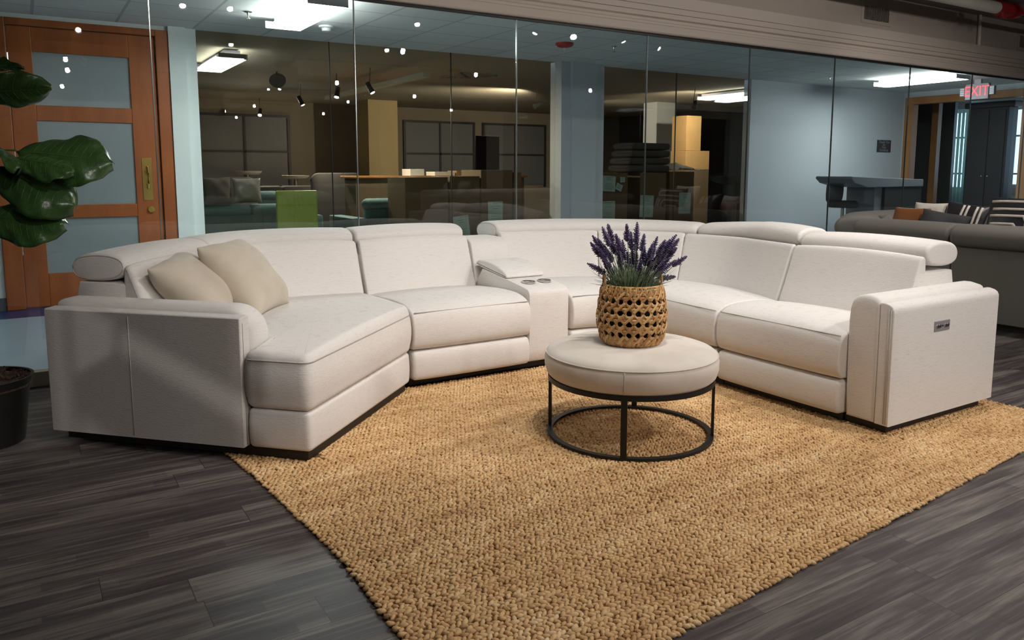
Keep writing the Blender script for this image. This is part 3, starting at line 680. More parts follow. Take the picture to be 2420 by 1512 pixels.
# ------------------------------------------------------------------ rug
def yf(x): return np.interp(x, [.70, 1.38, 3.716, 4.34], [1.36, 1.42, 1.625, 1.675])
def xl(y): return np.interp(y, [1.3, 1.8, 2.3, 2.67, 3.13, 3.51, 4.2], [.765, .768, .778, .752, .715, .668, .62])
YB = 3.97; XR = 4.33
def yback(x): return np.where(x < 3.1, YB, np.where(x < 4.28, 2.55, 2.14))
def rug():
    rows = int((YB-1.4)/.0165); V = []; Fc = []
    nu, nv = 7, 3
    base = []
    for j in range(1, nv+1):
        ph = -PI/2+PI*j/(nv+1)
        for i in range(nu): a = 2*PI*i/nu; base.append((math.cos(ph)*math.cos(a), math.cos(ph)*math.sin(a), math.sin(ph)))
    base = [(0, 0, -1)]+base+[(0, 0, 1)]; base = np.array(base)
    fs = []
    for i in range(nu): fs.append((0, 1+(i+1) % nu, 1+i))
    for j in range(nv-1):
        for i in range(nu): a = 1+j*nu+i; b = 1+j*nu+(i+1) % nu; fs.append((a, b, b+nu)); fs.append((a, b+nu, a+nu))
    t = 1+nu*nv
    for i in range(nu): fs.append((t, 1+(nv-1)*nu+i, 1+(nv-1)*nu+(i+1) % nu))
    fs = np.array(fs); off = 0
    for r in range(rows+1):
        yn = 1.42+(YB-1.42)*r/rows
        L0 = float(xl(yn)); xs_ = np.arange(L0+.008, XR-.005, .0205)+(r % 2)*.011+rng.normal(0, .0012, 1)
        y0 = yf(xs_); ys = y0+(YB-y0)*r/rows+rng.normal(0, .0014, len(xs_)); xs_ = xs_+rng.normal(0, .0018, len(xs_))
        vis = ~((xs_ > 3.42) & (ys > 2.12) & (xs_ < 4.18)) & ~((xs_ > 3.42) & (ys > 2.2)) & ~((ys > 3.45+np.abs(xs_-1.02)*1.0) & (xs_ < 1.85)) & ~((ys-3.33 > -1.034*(xs_-.74)+.11) & (xs_ < 1.02))
        for x, y in zip(xs_[vis], ys[vis]):
            ang = (.62 if r % 2 else -.62)+rng.normal(0, .20); s = rng.uniform(.82, 1.12)
            b = base*np.array([.0160*s, .0080*s, .0078*s]); c_, s_ = math.cos(ang), math.sin(ang)
            tl = rng.normal(0, .16)
            X = b[:, 0]*c_-b[:, 1]*s_; Y = b[:, 0]*s_+b[:, 1]*c_; Z = b[:, 2]+b[:, 0]*tl
            V.append(np.stack([X+x, Y+y, Z+.0095+rng.normal(0, .0011)], 1)); Fc.append(fs+off); off += len(base)
    V = np.concatenate(V); Fc = np.concatenate(Fc)
    me = bpy.data.meshes.new('weave'); me.vertices.add(len(V)); me.vertices.foreach_set('co', V.astype(np.float32).ravel())
    me.loops.add(Fc.size); me.loops.foreach_set('vertex_index', Fc.astype(np.int32).ravel())
    me.polygons.add(len(Fc)); me.polygons.foreach_set('loop_start', np.arange(0, Fc.size, 3, dtype=np.int32))
    me.polygons.foreach_set('use_smooth', np.ones(len(Fc), dtype=bool)); me.update(calc_edges=True); me.validate()
    me.materials.append(M['jute'])
    root = thing('jute_rug', 'large golden brown chunky braided jute rug under the sofa and ottoman', 'rug', (0, 0, 0))
    w_ = bpy.data.objects.new('weave', me); COL.objects.link(w_); w_.parent = root
    ys = np.linspace(1.42, YB, 24); left = [(float(xl(y))+.006, float(y)) for y in ys]; left[0] = (float(xl(1.36))+.006, float(yf(.77))+.008)
    fx = np.linspace(XR-.008, .80, 20); front = [(float(x), float(yf(x))+.006) for x in fx]
    ol_ = left+[(3.40, YB), (3.40, 2.40), (4.24, 2.2), (XR-.008, 2.14)]+front; n = len(ol_)
    MB().add([(x, y, .002) for x, y in ol_]+[(x, y, .0085) for x, y in ol_], [tuple(range(n)), tuple(range(2*n-1, n-1, -1))]+[(i, (i+1) % n, n+(i+1) % n, n+i) for i in range(n)]).build('backing', 'jutebase', root)
rug()

# ------------------------------------------------------------------ ottoman, basket, lavender
OC = (2.355, 2.722)
ot = thing('round_ottoman', 'round cream velvet ottoman on an open black metal ring frame', 'ottoman', (OC[0], OC[1], 0))
cu = [(0, .2935), (.36, .2935), (.376, .298), (.392, .315), (.402, .35), (.402, .385), (.394, .410), (.380, .424), (.35, .434), (.28, .444), (.18, .450), (.08, .452), (0, .452)]
cs = MB().lathe([(r, z) for r, z in cu if r > 0], (0, 0), 72).build('cushion', 'velvet', ot, 60)
MB().tube([(.3965*math.cos(a), .3965*math.sin(a), .408) for a in np.linspace(0, 2*PI, 73)[:-1]], .0028, 6, True).build('piping', 'velvet', cs, 180)
a_c = math.atan2(-math.cos(YAW), -math.sin(YAW)); af = a_c-.215
MB().tube([(.4025*math.cos(af), .4025*math.sin(af), z) for z in (.31, .35, .39, .405)], .0018, 5).build('piping', 'seam', cs, 180)
fm = MB(); fm.lathe([(.368, .278), (.386, .278), (.386, .300), (.368, .300)], (0, 0), 72, True); fm.build('top_ring', 'blackmetal', ot, 40)
MB().lathe([(.362, .018), (.388, .018), (.388, .030), (.362, .030)], (0, 0), 72, True).build('base_ring', 'blackmetal', ot, 40)
for q in range(4):
    a = af+q*PI/2; er_ = Vector((math.cos(a), math.sin(a))); et = Vector((-er_.y, er_.x))
    MB().obox(er_*.380, et, er_, .0135, .0065, .022, .280).build('leg', 'blackmetal', ot)
BC = (2.350, 2.715); BZ = .452
bk = thing('woven_basket', 'round water hyacinth cane weave basket with loop handles on the ottoman', 'basket', (BC[0], BC[1], BZ))
def br_(z):   # radius by height
    return float(np.interp(z, [0, .03, .08, .14, .20, .26, .275], [.122, .136, .148, .150, .143, .132, .130]))
NB = 24; HB = .272
def ribbon(mb, path_fn, n, hw, th, lift):   # path_fn(t)->(ang,z); flat ribbon lying on the barrel
    L_ = []; R_ = []
    pts = []
    for i in range(n+1):
        t = i/n; a, z = path_fn(t); pts.append((a, z, br_(max(0, min(HB, z)))+lift(t)))
    P3 = [Vector((r*math.cos(a), r*math.sin(a), z)) for a, z, r in pts]; v = []; f = []
    for i, p in enumerate(P3):
        T = (P3[min(i+1, n)]-P3[max(i-1, 0)]).normalized(); N = Vector((p.x, p.y, 0)).normalized(); S = N.cross(T).normalized()
        for du, dn in ((-1, 0), (-.55, 1), (.55, 1), (1, 0), (.55, -.6), (-.55, -.6)): v.append(p+S*hw*du+N*th*dn)
    for i in range(n):
        for k_ in range(6): k2 = (k_+1) % 6; f.append((i*6+k_, i*6+k2, (i+1)*6+k2, (i+1)*6+k_))
    f.append((0, 1, 2, 3, 4, 5)); f.append(tuple(n*6+k_ for k_ in range(5, -1, -1)))
    mb.add(v, f)
wv = MB(); da = 2*PI/NB; rd = random.Random(3)
ZR = [.060, .110, .160, .210]          # heights of the rows of holes
def jit(a): return rd.uniform(-a, a)
for k_ in range(NB):                    # uprights between the holes
    a0 = (k_+.5)*da
    for z0, z1 in ((.0, .06), (.035, .085), (.085, .135), (.135, .185), (.185, .235), (.21, .272)):
        ja, jb = jit(.012), jit(.012); ll = .002 if (k_+int(z0*100)) % 2 else .007
        ribbon(wv, lambda t: (a0+ja*(1-t)+jb*t, z0-.004+(z1-z0+.008)*t), 5, .0078+jit(.001), .0028, lambda t: ll*math.sin(PI*t))
for zi, zc in enumerate([.012, .035, .085, .135, .185, .235, .258]):   # level strands, two per band
    for dz in ((-.0075, .0075) if 0 < zi < 6 else (0,)):
        for k_ in range(NB):
            a0 = (k_+(.5 if dz > 0 else 0))*da+jit(.01); jz = jit(.0015); ll = rd.uniform(.006, .012)
            ribbon(wv, lambda t: (a0-.10*da+1.2*da*t, zc+dz+jz), 6, .0068+jit(.0008), .0028, lambda t: -.001+ll*math.sin(PI*t))
for zc in [.035, .085, .135, .185, .235]:       # short diagonals crossing over every band
    for k_ in range(NB):
        for sg in (1, -1):
            a0 = k_*da+jit(.01); ll = rd.uniform(.009, .013) if sg > 0 else .006
            ribbon(wv, lambda t: (a0+sg*da*(t-.5)*.95, zc+(t-.5)*.040), 6, .0058+jit(.001), .0027, lambda t: ll+.002*math.sin(PI*t))
for k_ in range(NB*2):    # wrap of the rim and foot
    a0 = (k_+.25)*da/2; j1, j2 = jit(.08), jit(.10)
    ribbon(wv, lambda t: (a0+j1*t, .236+.037*t), 4, .0075, .003, lambda t: .005+.003*math.sin(PI*t))
    ribbon(wv, lambda t: (a0+j2*t, .001+.036*t), 4, .0075, .003, lambda t: .005+.003*math.sin(PI*t))
wv.build('weave', 'basket', bk, 60)
MB().tube([(.1315*math.cos(a), .1315*math.sin(a), .272) for a in np.linspace(0, 2*PI, 49)[:-1]], .0055, 7, True).build('rim', 'basket', bk, 180)
MB().lathe([(.112, .004), (.118, .02), (.125, .08), (.125, .15), (.118, .225), (.110, .225), (.110, .215)], (0, 0), 32).build('liner', 'pot', bk, 60)
for sg in (1, -1):
    c0 = right*sg*.128; T = fwd
    MB().tube([(c0+T*(.038*math.cos(a))+up*(.268+.052*math.sin(a))+right*sg*.003*math.sin(a))[:] for a in np.linspace(0, PI, 14)], .0052, 7).build('handle', 'basket', bk, 180)

lv = thing('lavender_bunch', 'bunch of artificial lavender with purple spikes standing in the woven basket', 'plant', (BC[0], BC[1], BZ))
rd = random.Random(11)
fo = MB()
for i in range(640):
    a = rd.uniform(0, 2*PI); r0 = rd.uniform(0, .09); r1 = r0+rd.uniform(.02, .12); h = rd.uniform(.03, .13)*(1 if i % 5 else 1.4); z0 = .20
    p0_ = Vector((r0*math.cos(a), r0*math.sin(a), z0)); p1_ = Vector((r1*math.cos(a+.2), r1*math.sin(a+.2), z0+.03+h)); pm = (p0_+p1_)/2+Vector((0, 0, .03)); w_ = rd.uniform(.0016, .003)
    fo.tube([p0_, p0_.lerp(pm, .6), pm, p1_.lerp(pm, .4), p1_], [w_*.7, w_, w_, w_*.7, w_*.15], 4, flat=.35)
fo.build('foliage', 'leafgreen', lv, 180)['kind'] = 'stuff'
# spikes: tip offset (image right, up) from the bunch root, metres
px_tip = [(1413, 535), (1430, 531), (1472, 530), (1497, 526), (1395, 558), (1388, 572), (1404, 562), (1447, 553), (1486, 550), (1440, 560), (1505, 557), (1519, 556), (1545, 560), (1530, 575), (1560, 566),
          (1588, 555), (1599, 566), (1572, 577), (1470, 572), (1455, 590), (1527, 590), (1492, 580), (1580, 590), (1595, 588), (1565, 600), (1412, 600), (1425, 585), (1383, 622), (1617, 607), (1598, 659), (1588, 615), (1480, 600), (1545, 605), (1458, 617), (1506, 612), (1562, 622), (1533, 618), (1516, 585), (1558, 585), (1540, 585), (1575, 566), (1420, 618), (1462, 570), (1433, 560), (1402, 580), (1554, 605), (1500, 596), (1570, 607)]
depth = Vector((BC[0], BC[1])).dot(Vector((fwd.x, fwd.y)))
for i, (tx, ty) in enumerate(px_tip):
    dl = rd.uniform(-.07, .07); dpt = (depth+dl); s_ = dpt/F_PX*1.0
    lx = (tx-1490)*depth/F_PX*1.0; lz = 1.244-(ty-403)*depth/F_PX*1.0-BZ
    tip = right*lx+fwd*dl+up*(lz+.0); L_ = tip.length
    root = right*(lx*.18)+fwd*dl*.4+up*.20; mid_ = root.lerp(tip, .55)+up*.02*abs(lx)/.15
    if i in (27, 29): mid_ = root.lerp(tip, .6)+up*.035
    n_ = 10; cv = [root*(1-t)**2+mid_*2*t*(1-t)+tip*t*t for t in np.linspace(0, 1, n_+1)]
    st = MB().tube(cv, .0016, 5).build('flower_stem', 'leafgreen', lv, 180)
    for q in range(5):    # small leaves on the stem
        t = .25+.1*q; c0 = cv[int(t*n_)]; a = rd.uniform(0, 6.28); dv = Vector((math.cos(a), math.sin(a), .9))*.022
    fl = MB(); sl = .075 if i % 3 else .09; tot = sum((cv[j+1]-cv[j]).length for j in range(n_)); s0 = tot-sl
    dirn = (cv[-1]-cv[-2]).normalized(); a1 = dirn.orthogonal().normalized(); a2 = dirn.cross(a1)
    for w_ in range(12):
        t = w_/11; c0 = tip-dirn*sl*(1-t); rr = .0165*float(np.interp(t, [0, .12, .5, .85, 1], [.6, 1, .9, .5, .2]))
        for q in range(8):
            a = q*PI/4+w_*.55+rd.uniform(-.2, .2); o_ = (a1*math.cos(a)+a2*math.sin(a))*rd.uniform(.65, 1.3)
            fl.tube([c0, c0+o_*rr*.55+dirn*.002, c0+o_*rr+dirn*.0055], [.0009, .0030, .0012], 5)
    fl.tube([tip-dirn*sl, tip-dirn*sl*.5, tip+dirn*.003], [.004, .0055, .002], 6)
    fl.build('flower_spike', 'flower', st, 180)

# ------------------------------------------------------------------ fiddle leaf fig at the left edge
fg = thing('fiddle_leaf_fig', 'fiddle leaf fig plant in a black pot at the left edge beside the sofa arm', 'plant', (-.235, 4.22, 0))
MB().lathe([(.13, 0), (.165, .0), (.20, .26), (.215, .30), (.218, .305), (.205, .305), (.20, .27)], (0, 0), 40).build('pot', 'pot', fg, 40)
so = MB(); rr_ = random.Random(5)
so.lathe([(.205, .26), (.20, .285), (.15, .30), (.08, .312), (.02, .315)], (0, 0), 28)
for i in range(160):
    a = rr_.uniform(0, 6.28); r = .19*math.sqrt(rr_.random()); s_ = rr_.uniform(.006, .014)
    so.tube([(r*math.cos(a)-s_, r*math.sin(a), .30+.015*(1-r/.2)), (r*math.cos(a)+s_, r*math.sin(a)+rr_.uniform(-s_, s_), .308+.015*(1-r/.2))], s_*.6, 5)
so.build('bark_mulch', 'soil', fg, 60)
MB().tube([(0, 0, .28), (.02, -.01, .45), (.0, .02, .7), (-.02, .0, .95), (0, -.02, 1.2), (.0, -.04, 1.45)], [.028, .024, .022, .02, .016, .01], 10).tube([(.05, -.05, .28), (.05, -.04, .36), (.02, -.01, .5)], [.022, .02, .012], 8).build('trunk', 'bark', fg, 180)
def leaf(base, tip, nrm, w, fold=.25, seed=0, name='leaf'):
    base = Vector(base); tip = Vector(tip); X = (tip-base); L_ = X.length; X.normalize(); N = Vector(nrm); N = (N-X*N.dot(X)).normalized(); Y = N.cross(X)
    nu_, nv_ = 22, 14; v = []; f = []; r_ = random.Random(seed); p1 = r_.uniform(0, 6)
    def wd(t): return w*(math.sin(PI*min(1, t*1.03))**.55)*(0.62+.55*t)*(1-.12*math.exp(-((t-.38)/.12)**2)) if t < .985 else w*.10
    for i in range(nu_+1):
        t = i/nu_
        for j in range(nv_+1):
            s_ = 2*j/nv_-1; hw = wd(t)/2
            rip = .010*math.sin(t*26-abs(s_)*7)*abs(s_)*(1-abs(s_)*.3)+.012*math.sin(t*9+p1)*s_*s_
            z = -fold*w*s_*s_*.5+rip-.18*L_*(t-.45)**2+.012*abs(s_)
            p = base+X*(L_*t)+Y*(hw*s_)+N*z; v.append(p)
    for i in range(nu_):
        for j in range(nv_): a = i*(nv_+1)+j; f.append((a, a+1, a+nv_+2, a+nv_+1))
    o = MB().add(v, f).build(name, 'ficus', fg, 180, recalc=False)
    so_ = o.modifiers.new('thickness', 'SOLIDIFY'); so_.thickness = .0012
    vn = MB(); mids = [base+X*(L_*t)+N*(-.18*L_*(t-.45)**2+.002) for t in np.linspace(0, .97, 12)]; vn.tube(mids, [.0035*(1-.08*i) for i in range(12)], 5)
    for i in range(2, 11):
        for sg in (-1, 1):
            t0 = i/12; pts = []
            for q in range(5):
                s_ = sg*q/4*.85; t = min(.97, t0+abs(s_)*.10); hw = wd(t)/2; z = -fold*w*s_*s_*.5-.18*L_*(t-.45)**2+.012*abs(s_)+.0015+.010*math.sin(t*26-abs(s_)*7)*abs(s_)*(1-abs(s_)*.3)+.012*math.sin(t*9+p1)*s_*s_
                pts.append(base+X*(L_*t)+Y*(hw*s_)+N*z)
            vn.tube(pts, [.0016, .0014, .0012, .0009, .0006], 4)
    vn.build('veins', 'vein', o, 180)
    bs = Vector((0, 0, base.z-.03)); MB().tube([bs, bs.lerp(base, .5)+Vector((0, 0, .02)), base], .004, 6).build('stalk', 'vein', fg, 180)
# positions relative to the pot (world minus (-.235, 4.22)), leaves reach toward the viewer and right
def wl_(x, y, z): return Vector((x+.235, y-4.22, z))
leaf(wl_(-.02, 3.78, 1.325), wl_(.315, 3.66, 1.285), (-.12, -.85, .45), .27, .35, 1)
leaf(wl_(-.04, 3.76, 1.30), wl_(.17, 3.60, 1.25), (.1, -.8, .55), .15, .5, 2)
leaf(wl_(-.10, 3.82, 1.27), wl_(.17, 3.68, 1.11), (.15, -.85, .4), .27, .5, 3)
leaf(wl_(-.17, 3.90, 1.06), wl_(.12, 3.72, 1.03), (-.1, -.9, .35), .25, .35, 4)
leaf(wl_(-.20, 3.90, 1.56), wl_(.115, 3.75, 1.57), (.1, -.85, -.4), .17, .3, 5)
leaf(wl_(-.16, 4.0, 1.69), wl_(.03, 3.86, 1.66), (.1, -.6, -.7), .08, .4, 6)
leaf(wl_(-.13, 3.9, 1.38), wl_(-.0, 3.62, 1.27), (.6, -.4, .6), .13, .5, 7)
leaf(wl_(-.25, 4.1, 1.1), wl_(-.45, 3.75, 1.0), (-.3, -.5, .8), .18, .5, 8)
leaf(wl_(-.25, 4.1, 1.4), wl_(-.5, 4.2, 1.5), (-.3, -.5, .8), .18, .5, 9)

# ------------------------------------------------------------------ grey sectional at the right
gs = thing('grey_sectional_sofa', 'taupe grey sectional sofa seen from behind, right of the ivory sofa', 'sofa', (0, 0, 0))
def gback(path, s0, s1, first=False):
    sweep(MB(), [(.0, .06), (0, .62), (.03, .66), (.25, .66), (.25, .06)], path, s0+.003, s1-.003, .01, 0, nr=2).build('back_panel', 'greysofa', gs, 40)
    sweep(MB(), chaikin([(-.02, .64), (-.06, .67), (-.07, .73), (-.04, .785), (.06, .812), (.20, .81), (.30, .77), (.32, .71), (.26, .64)], 2), path, s0+.003, s1-.003, .035, .006).build('headrest', 'greysofa', gs, 180)
    sweep(MB(), chaikin([(.26, .40), (.28, .70), (.34, .80), (.42, .78), (.50, .42)], 2), path, s0+.006, s1-.006, .03, .006).build('back_cushion', 'greysofa', gs, 180)
    sweep(MB(), chaikin([(.45, .18), (.45, .44), (.55, .46), (1.02, .45), (1.06, .40), (1.06, .18)], 2), path, s0+.006, s1-.006, .03, .006).build('seat_cushion', 'greysofa', gs, 180)
pg = line_path((6.36, 4.31), (6.36, .7), (1, 0))
gback(pg, 0, .87); gback(pg, .87, 1.83); gback(pg, 1.83, 2.78)
pg2 = line_path((7.40, 5.12), (9.9, 5.12), (0, -1))
gback(pg2, 0, 1.2); gback(pg2, 1.2, 2.4)
cr = line_path((6.50, 4.55), (7.40, 5.1), (.52, -.85))
gback(cr, 0, cr.L)
pk = MB(); pk.box(6.42, .75, .0, 7.3, 4.38, .06); pk.box(7.0, 4.2, 0, 9.8, 5.05, .06); pk.build('plinth', 'black', gs)
cushion('leather_pillow', 'brown cognac leather pillow behind the grey sofa back', 'pillow', (6.90, 4.14, .765), (0, -1, .0), (.35, .1, .8), .34, .30, .12, 'leather', 9)
cushion('knit_pillow', 'ivory knit pillow between the brown leather and charcoal pillows', 'pillow', (7.02, 4.02, .80), (.1, -1, 0), (.3, .1, .9), .30, .32, .13, 'offwhite', 10)
cushion('charcoal_pillow', 'plain charcoal pillow leaning in front of the ivory knit pillow', 'pillow', (6.84, 3.80, .745), (.2, -1, -.15), (.45, 0, .8), .40, .30, .12, 'charcoal', 11)
def print_pillow(name, label, c, xa, ya, w, h, t, strokes, seed):
    o = pillow_mb(w, h, t, .004, seed).build(name, 'signblack'); weld(o); place(o, c, xa, ya); tag(o, label, 'pillow')
    pm = MB()
    def Z(x, y):
        u = max(-1, min(1, 2*x/w)); v = max(-1, min(1, 2*y/h)); k_ = max(0, (1-u**4)*(1-v**4))**.5*(1-.25*(u*u+v*v)/2); return t/2*k_
    for st in strokes:
        pts = []
        for a, b in zip(st[:-1], st[1:]):
            for q in range(6): s_ = q/6; x = (a[0]+(b[0]-a[0])*s_)*w/2; y = (a[1]+(b[1]-a[1])*s_)*h/2; pts.append((x, y, Z(x, y)+.002))
        x, y = st[-1][0]*w/2, st[-1][1]*h/2; pts.append((x, y, Z(x, y)+.002))
        for sg in (1, -1): pm.tube([(p[0], p[1], p[2]*sg) for p in pts], .011, 6, flat=.35)
    pm.build('printed_lines', 'offwhite', o, 180); return o
print_pillow('striped_pillow', 'black pillow with thin white stripes behind the charcoal pillow', (7.0, 3.70, .79), (.1, -1, -.1), (.4, 0, .85), .36, .36, .12, [[(x, -.8), (x, .8)] for x in (-.1, .1, .5, .7)], 12)
st = [[(-.85, .75), (.6, .75), (.75, .6), (.6, .45), (-.75, .45)], [(-.8, .2), (.2, .2), (.3, .0), (.3, -.8)], [(-.75, -.1), (-.05, -.1), (.05, -.25), (.05, -.85)], [(-.75, -.4), (-.3, -.4), (-.25, -.85)], [(.5, .25), (.5, -.8)], [(.75, .3), (.75, -.75)], [(-.85, -.7), (-.6, -.85)]]
print_pillow('patterned_pillow', 'large black pillow with bold white maze lines on the grey sofa', (6.86, 3.18, .81), (.05, -1, 0), (.3, 0, .9), .52, .46, .15, st, 13)
cushion('knit_pillow', 'ivory pillow half hidden behind the large black and white pillow', 'pillow', (7.25, 3.05, .86), (0, -1, 0), (.3, 0, .9), .42, .40, .13, 'offwhite', 14)

# ------------------------------------------------------------------ header wall fittings
for i, (x0, x1, z0, z1, lb) in enumerate(((7.61, 8.05, 2.825, 2.965, 'louvred air vent high on the taupe header wall, nearer one'), (10.85, 11.3, 2.80, 2.945, 'louvred air vent high on the header wall at the right edge'))):
    v_ = thing('air_vent', lb, 'vent', ((x0+x1)/2, GY-.02, (z0+z1)/2)); hw, hh = (x1-x0)/2, (z1-z0)/2
    f_ = MB(); f_.box(-hw-.045, -.008, -hh-.035, -hw, 0, hh+.035); f_.box(hw, -.008, -hh-.035, hw+.045, 0, hh+.035); f_.box(-hw, -.008, hh, hw, 0, hh+.035); f_.box(-hw, -.008, -hh-.035, hw, 0, -hh)
    f_.build('frame', 'greige', v_); B(-hw, -.002, -hh, hw, -.0005, hh).build('duct_shade', 'ventdark', v_)  # black sheet paints the shade behind the slats
    sl_ = MB()
    for q in range(20): x = -hw+(q+.5)*2*hw/20; sl_.obox((x, -.009), (.5, .87), (.87, -.5), .008, .0012, -hh, hh)
    sl_.build('slats', 'greige', v_)
MBp = MB().tube([(9.85, GY-.045, 2.72), (9.85, GY-.045, 2.76), (9.84, GY-.045, CZ)], .019, 12)
tag(MBp.build('wall_conduit', 'pipe', smooth=60), 'thin cream vertical pipe on the header wall', 'pipe')
cp_ = thing('ceiling_pipe', 'thick cream insulated pipe under the ceiling with red couplings', 'pipe', (0, 0, 0))
MB().tube([(6.2, 4.62, 3.0), (9.12, 4.62, 3.0)], .062, 20).build('pipe_run', 'pipe', cp_, 60)
MB().tube([(9.10, 4.62, 3.0), (9.32, 4.62, 3.0)], [.078, .078], 16).tube([(9.2, 4.62, 3.06), (9.2, 4.62, 2.90)], .03, 10).tube([(9.10, 4.56, 2.95), (9.13, 4.56, 2.90), (9.20, 4.56, 2.89)], .014, 8).tube([(9.34, 4.62, 3.0), (9.40, 4.62, 3.0)], .06, 12).build('coupling', 'red', cp_, 40)
MB().tube([(9.45, 4.62, 3.0), (9.55, 4.62, 3.0)], [.085, .07], 8).tube([(9.50, 4.62, 3.0), (9.50, 4.50, 2.95)], .02, 8).build('valve', 'red', cp_, 40)
MB().tube([(9.3, 4.62, 2.985), (12.0, 4.62, 2.985)], .028, 12).build('branch_pipe', 'black', cp_, 60)

# ------------------------------------------------------------------ corridor fittings
def fixture(x0, y0, x1, y1, z0, lb, m='tube'):
    f_ = thing('fluorescent_light', lb, 'ceiling light', ((x0+x1)/2, (y0+y1)/2, z0)); hx, hy = (x1-x0)/2, (y1-y0)/2
    h_ = MB(); h_.box(-hx*.55, -hy+.04, .055, hx*.55, hy-.04, .10); h_.box(-hx, -hy, .0, hx, -hy+.012, .06); h_.box(-hx, hy-.012, .0, hx, hy, .06); h_.build('housing', 'exitbody', f_)
    MB().add([(-hx+.01, -hy+.012, .002), (hx-.01, -hy+.012, .002), (hx-.01, hy-.012, .002), (-hx+.01, hy-.012, .002), (-hx*.6, -hy+.012, .055), (hx*.6, -hy+.012, .055), (hx*.6, hy-.012, .055), (-hx*.6, hy-.012, .055)],
             [(0, 3, 2, 1), (4, 5, 6, 7), (0, 1, 5, 4), (1, 2, 6, 5), (2, 3, 7, 6), (3, 0, 4, 7)]).build('diffuser', m, f_)
    return f_
fixture(1.91, 5.97, 2.23, 7.20, 2.50, 'bright fluorescent ceiling light in the corridor above the white pier')
fixture(10.93, 6.0, 11.28, 7.25, 2.50, 'bright fluorescent ceiling light near the red exit sign')
fixture(1.95, 9.35, 2.27, 10.75, 2.50, 'fluorescent ceiling light in the room behind the glass, left side', 'tube2')
fixture(10.35, 9.1, 10.65, 10.3, 2.50, 'fluorescent ceiling light behind the glass above the cartons', 'tube2')
def sprinkler(x, y, lb):
    s_ = thing('fire_sprinkler', lb, 'sprinkler', (x, y, FZ)); MB().lathe([(.035, -.001), (.035, -.006), (.012, -.012), (.010, -.03)], (0, 0), 20).build('escutcheon', 'chrome', s_, 40)
    MB().tube([(0, 0, -.03), (0, 0, -.055)], .006, 8).build('nozzle', 'chrome', s_, 60); MB().lathe([(.018, -.058), (.018, -.061)], (0, 0), 12).build('deflector', 'chrome', s_, 40)
sprinkler(1.73, 7.05, 'small chrome fire sprinkler in the corridor ceiling left of the smoke detector')
sprinkler(5.6, 6.85, 'small chrome fire sprinkler in the corridor ceiling right of the red alarm')
sprinkler(10.1, 7.4, 'small fire sprinkler in the corridor ceiling above the blue wall')
sd = thing('smoke_detector', 'round white smoke detector on the tiled corridor ceiling', 'smoke detector', (2.52, 7.35, FZ))
MB().lathe([(.07, -.001), (.07, -.018), (.045, -.025), (.04, -.05), (.02, -.055)], (0, 0), 28).build('housing', 'white', sd, 40)
fa = thing('fire_alarm', 'round red alarm dome on the tiled corridor ceiling', 'alarm', (5.02, 6.97, FZ))
MB().lathe([(.10, -.001), (.10, -.015), (.075, -.04), (.02, -.05)], (0, 0), 28).build('dome', 'red', fa, 60); MB().tube([(0, 0, -.05), (0, 0, -.075)], .008, 8).build('strobe', 'white', fa, 60)
# exit sign
ex = thing('exit_sign', 'lit red EXIT sign with two emergency lamps hanging in the corridor', 'sign', (12.25, 6.40, 2.42))
B(-.03, -.17, -.115, .03, .17, .115).build('housing', 'exitbody', ex, bevel=.008); B(-.02, -.05, .115, .02, .05, .18).build('canopy', 'exitbody', ex)
mt_ = Matrix.Translation((-.033, 0, 0)) @ Matrix(((0, 0, -1, 0), (-1, 0, 0, 0), (0, 1, 0, 0), (0, 0, 0, 1)))
text_mesh('EXIT', .215, 'letters', 'exitred', ex, mt_, .003, .82)
for sg in (1, -1):
    h_ = B(-.03, sg*.215-.035, -.06, .03, sg*.215+.035, .07).build('emergency_lamp', 'exitbody', ex, bevel=.006)
    l_ = MB()
    for a in range(3):
        for b in range(4): l_.box(-.034, sg*.215-.026+a*.019, -.045+b*.028, -.0305, sg*.215-.014+a*.019, -.033+b*.028)
    l_.build('led_array', 'led', h_)
# thank you sign
sg_ = thing('wall_sign', 'small black plaque reading Thank You for Not Smoking on the blue wall', 'sign', (12.77, BY, 1.665))
B(-.20, -.008, -.105, .20, 0, .105).build('plaque', 'signblack', sg_, bevel=.002)
mt_ = Matrix.Translation((0, -.009, 0)) @ Matrix.Rotation(PI/2, 4, 'X')
for t_, z_, s_ in (('Thank You', .068, .062), ('for', .022, .05), ('Not', -.022, .058), ('Smoking', -.07, .066)):
    text_mesh(t_, s_, 'lettering', 'signtext', sg_, Matrix.Translation((0, 0, z_)) @ mt_, .001, 1.15)
# reception table
tb = thing('reception_table', 'grey bar height table with a thick slanted top against the blue wall', 'table', (0, 0, 0))
tt = MB(); pf = [(9.95, 1.19), (10.05, 1.12), (10.35, 1.06), (10.75, 1.06), (11.75, 1.06), (11.75, 1.17), (9.97, 1.22)]; n = len(pf)
tt.add([(x, 6.85, z-.06) for x, z in pf]+[(x, 7.45, z-.06) for x, z in pf], [tuple(range(n)), tuple(range(2*n-1, n-1, -1))]+[(i, (i+1) % n, n+(i+1) % n, n+i) for i in range(n)])
tt.build('table_top', 'midgrey', tb, bevel=.01)
B(10.8, 6.87, 0, 11.75, 7.4, 1.0).build('pedestal', 'ventdark', tb, bevel=.006); B(11.15, 6.89, .25, 11.5, 6.9, .85).build('access_panel', 'black', tb); B(10.62, 6.92, 0, 10.8, 7.38, 1.0).build('end_panel', 'midgrey', tb)
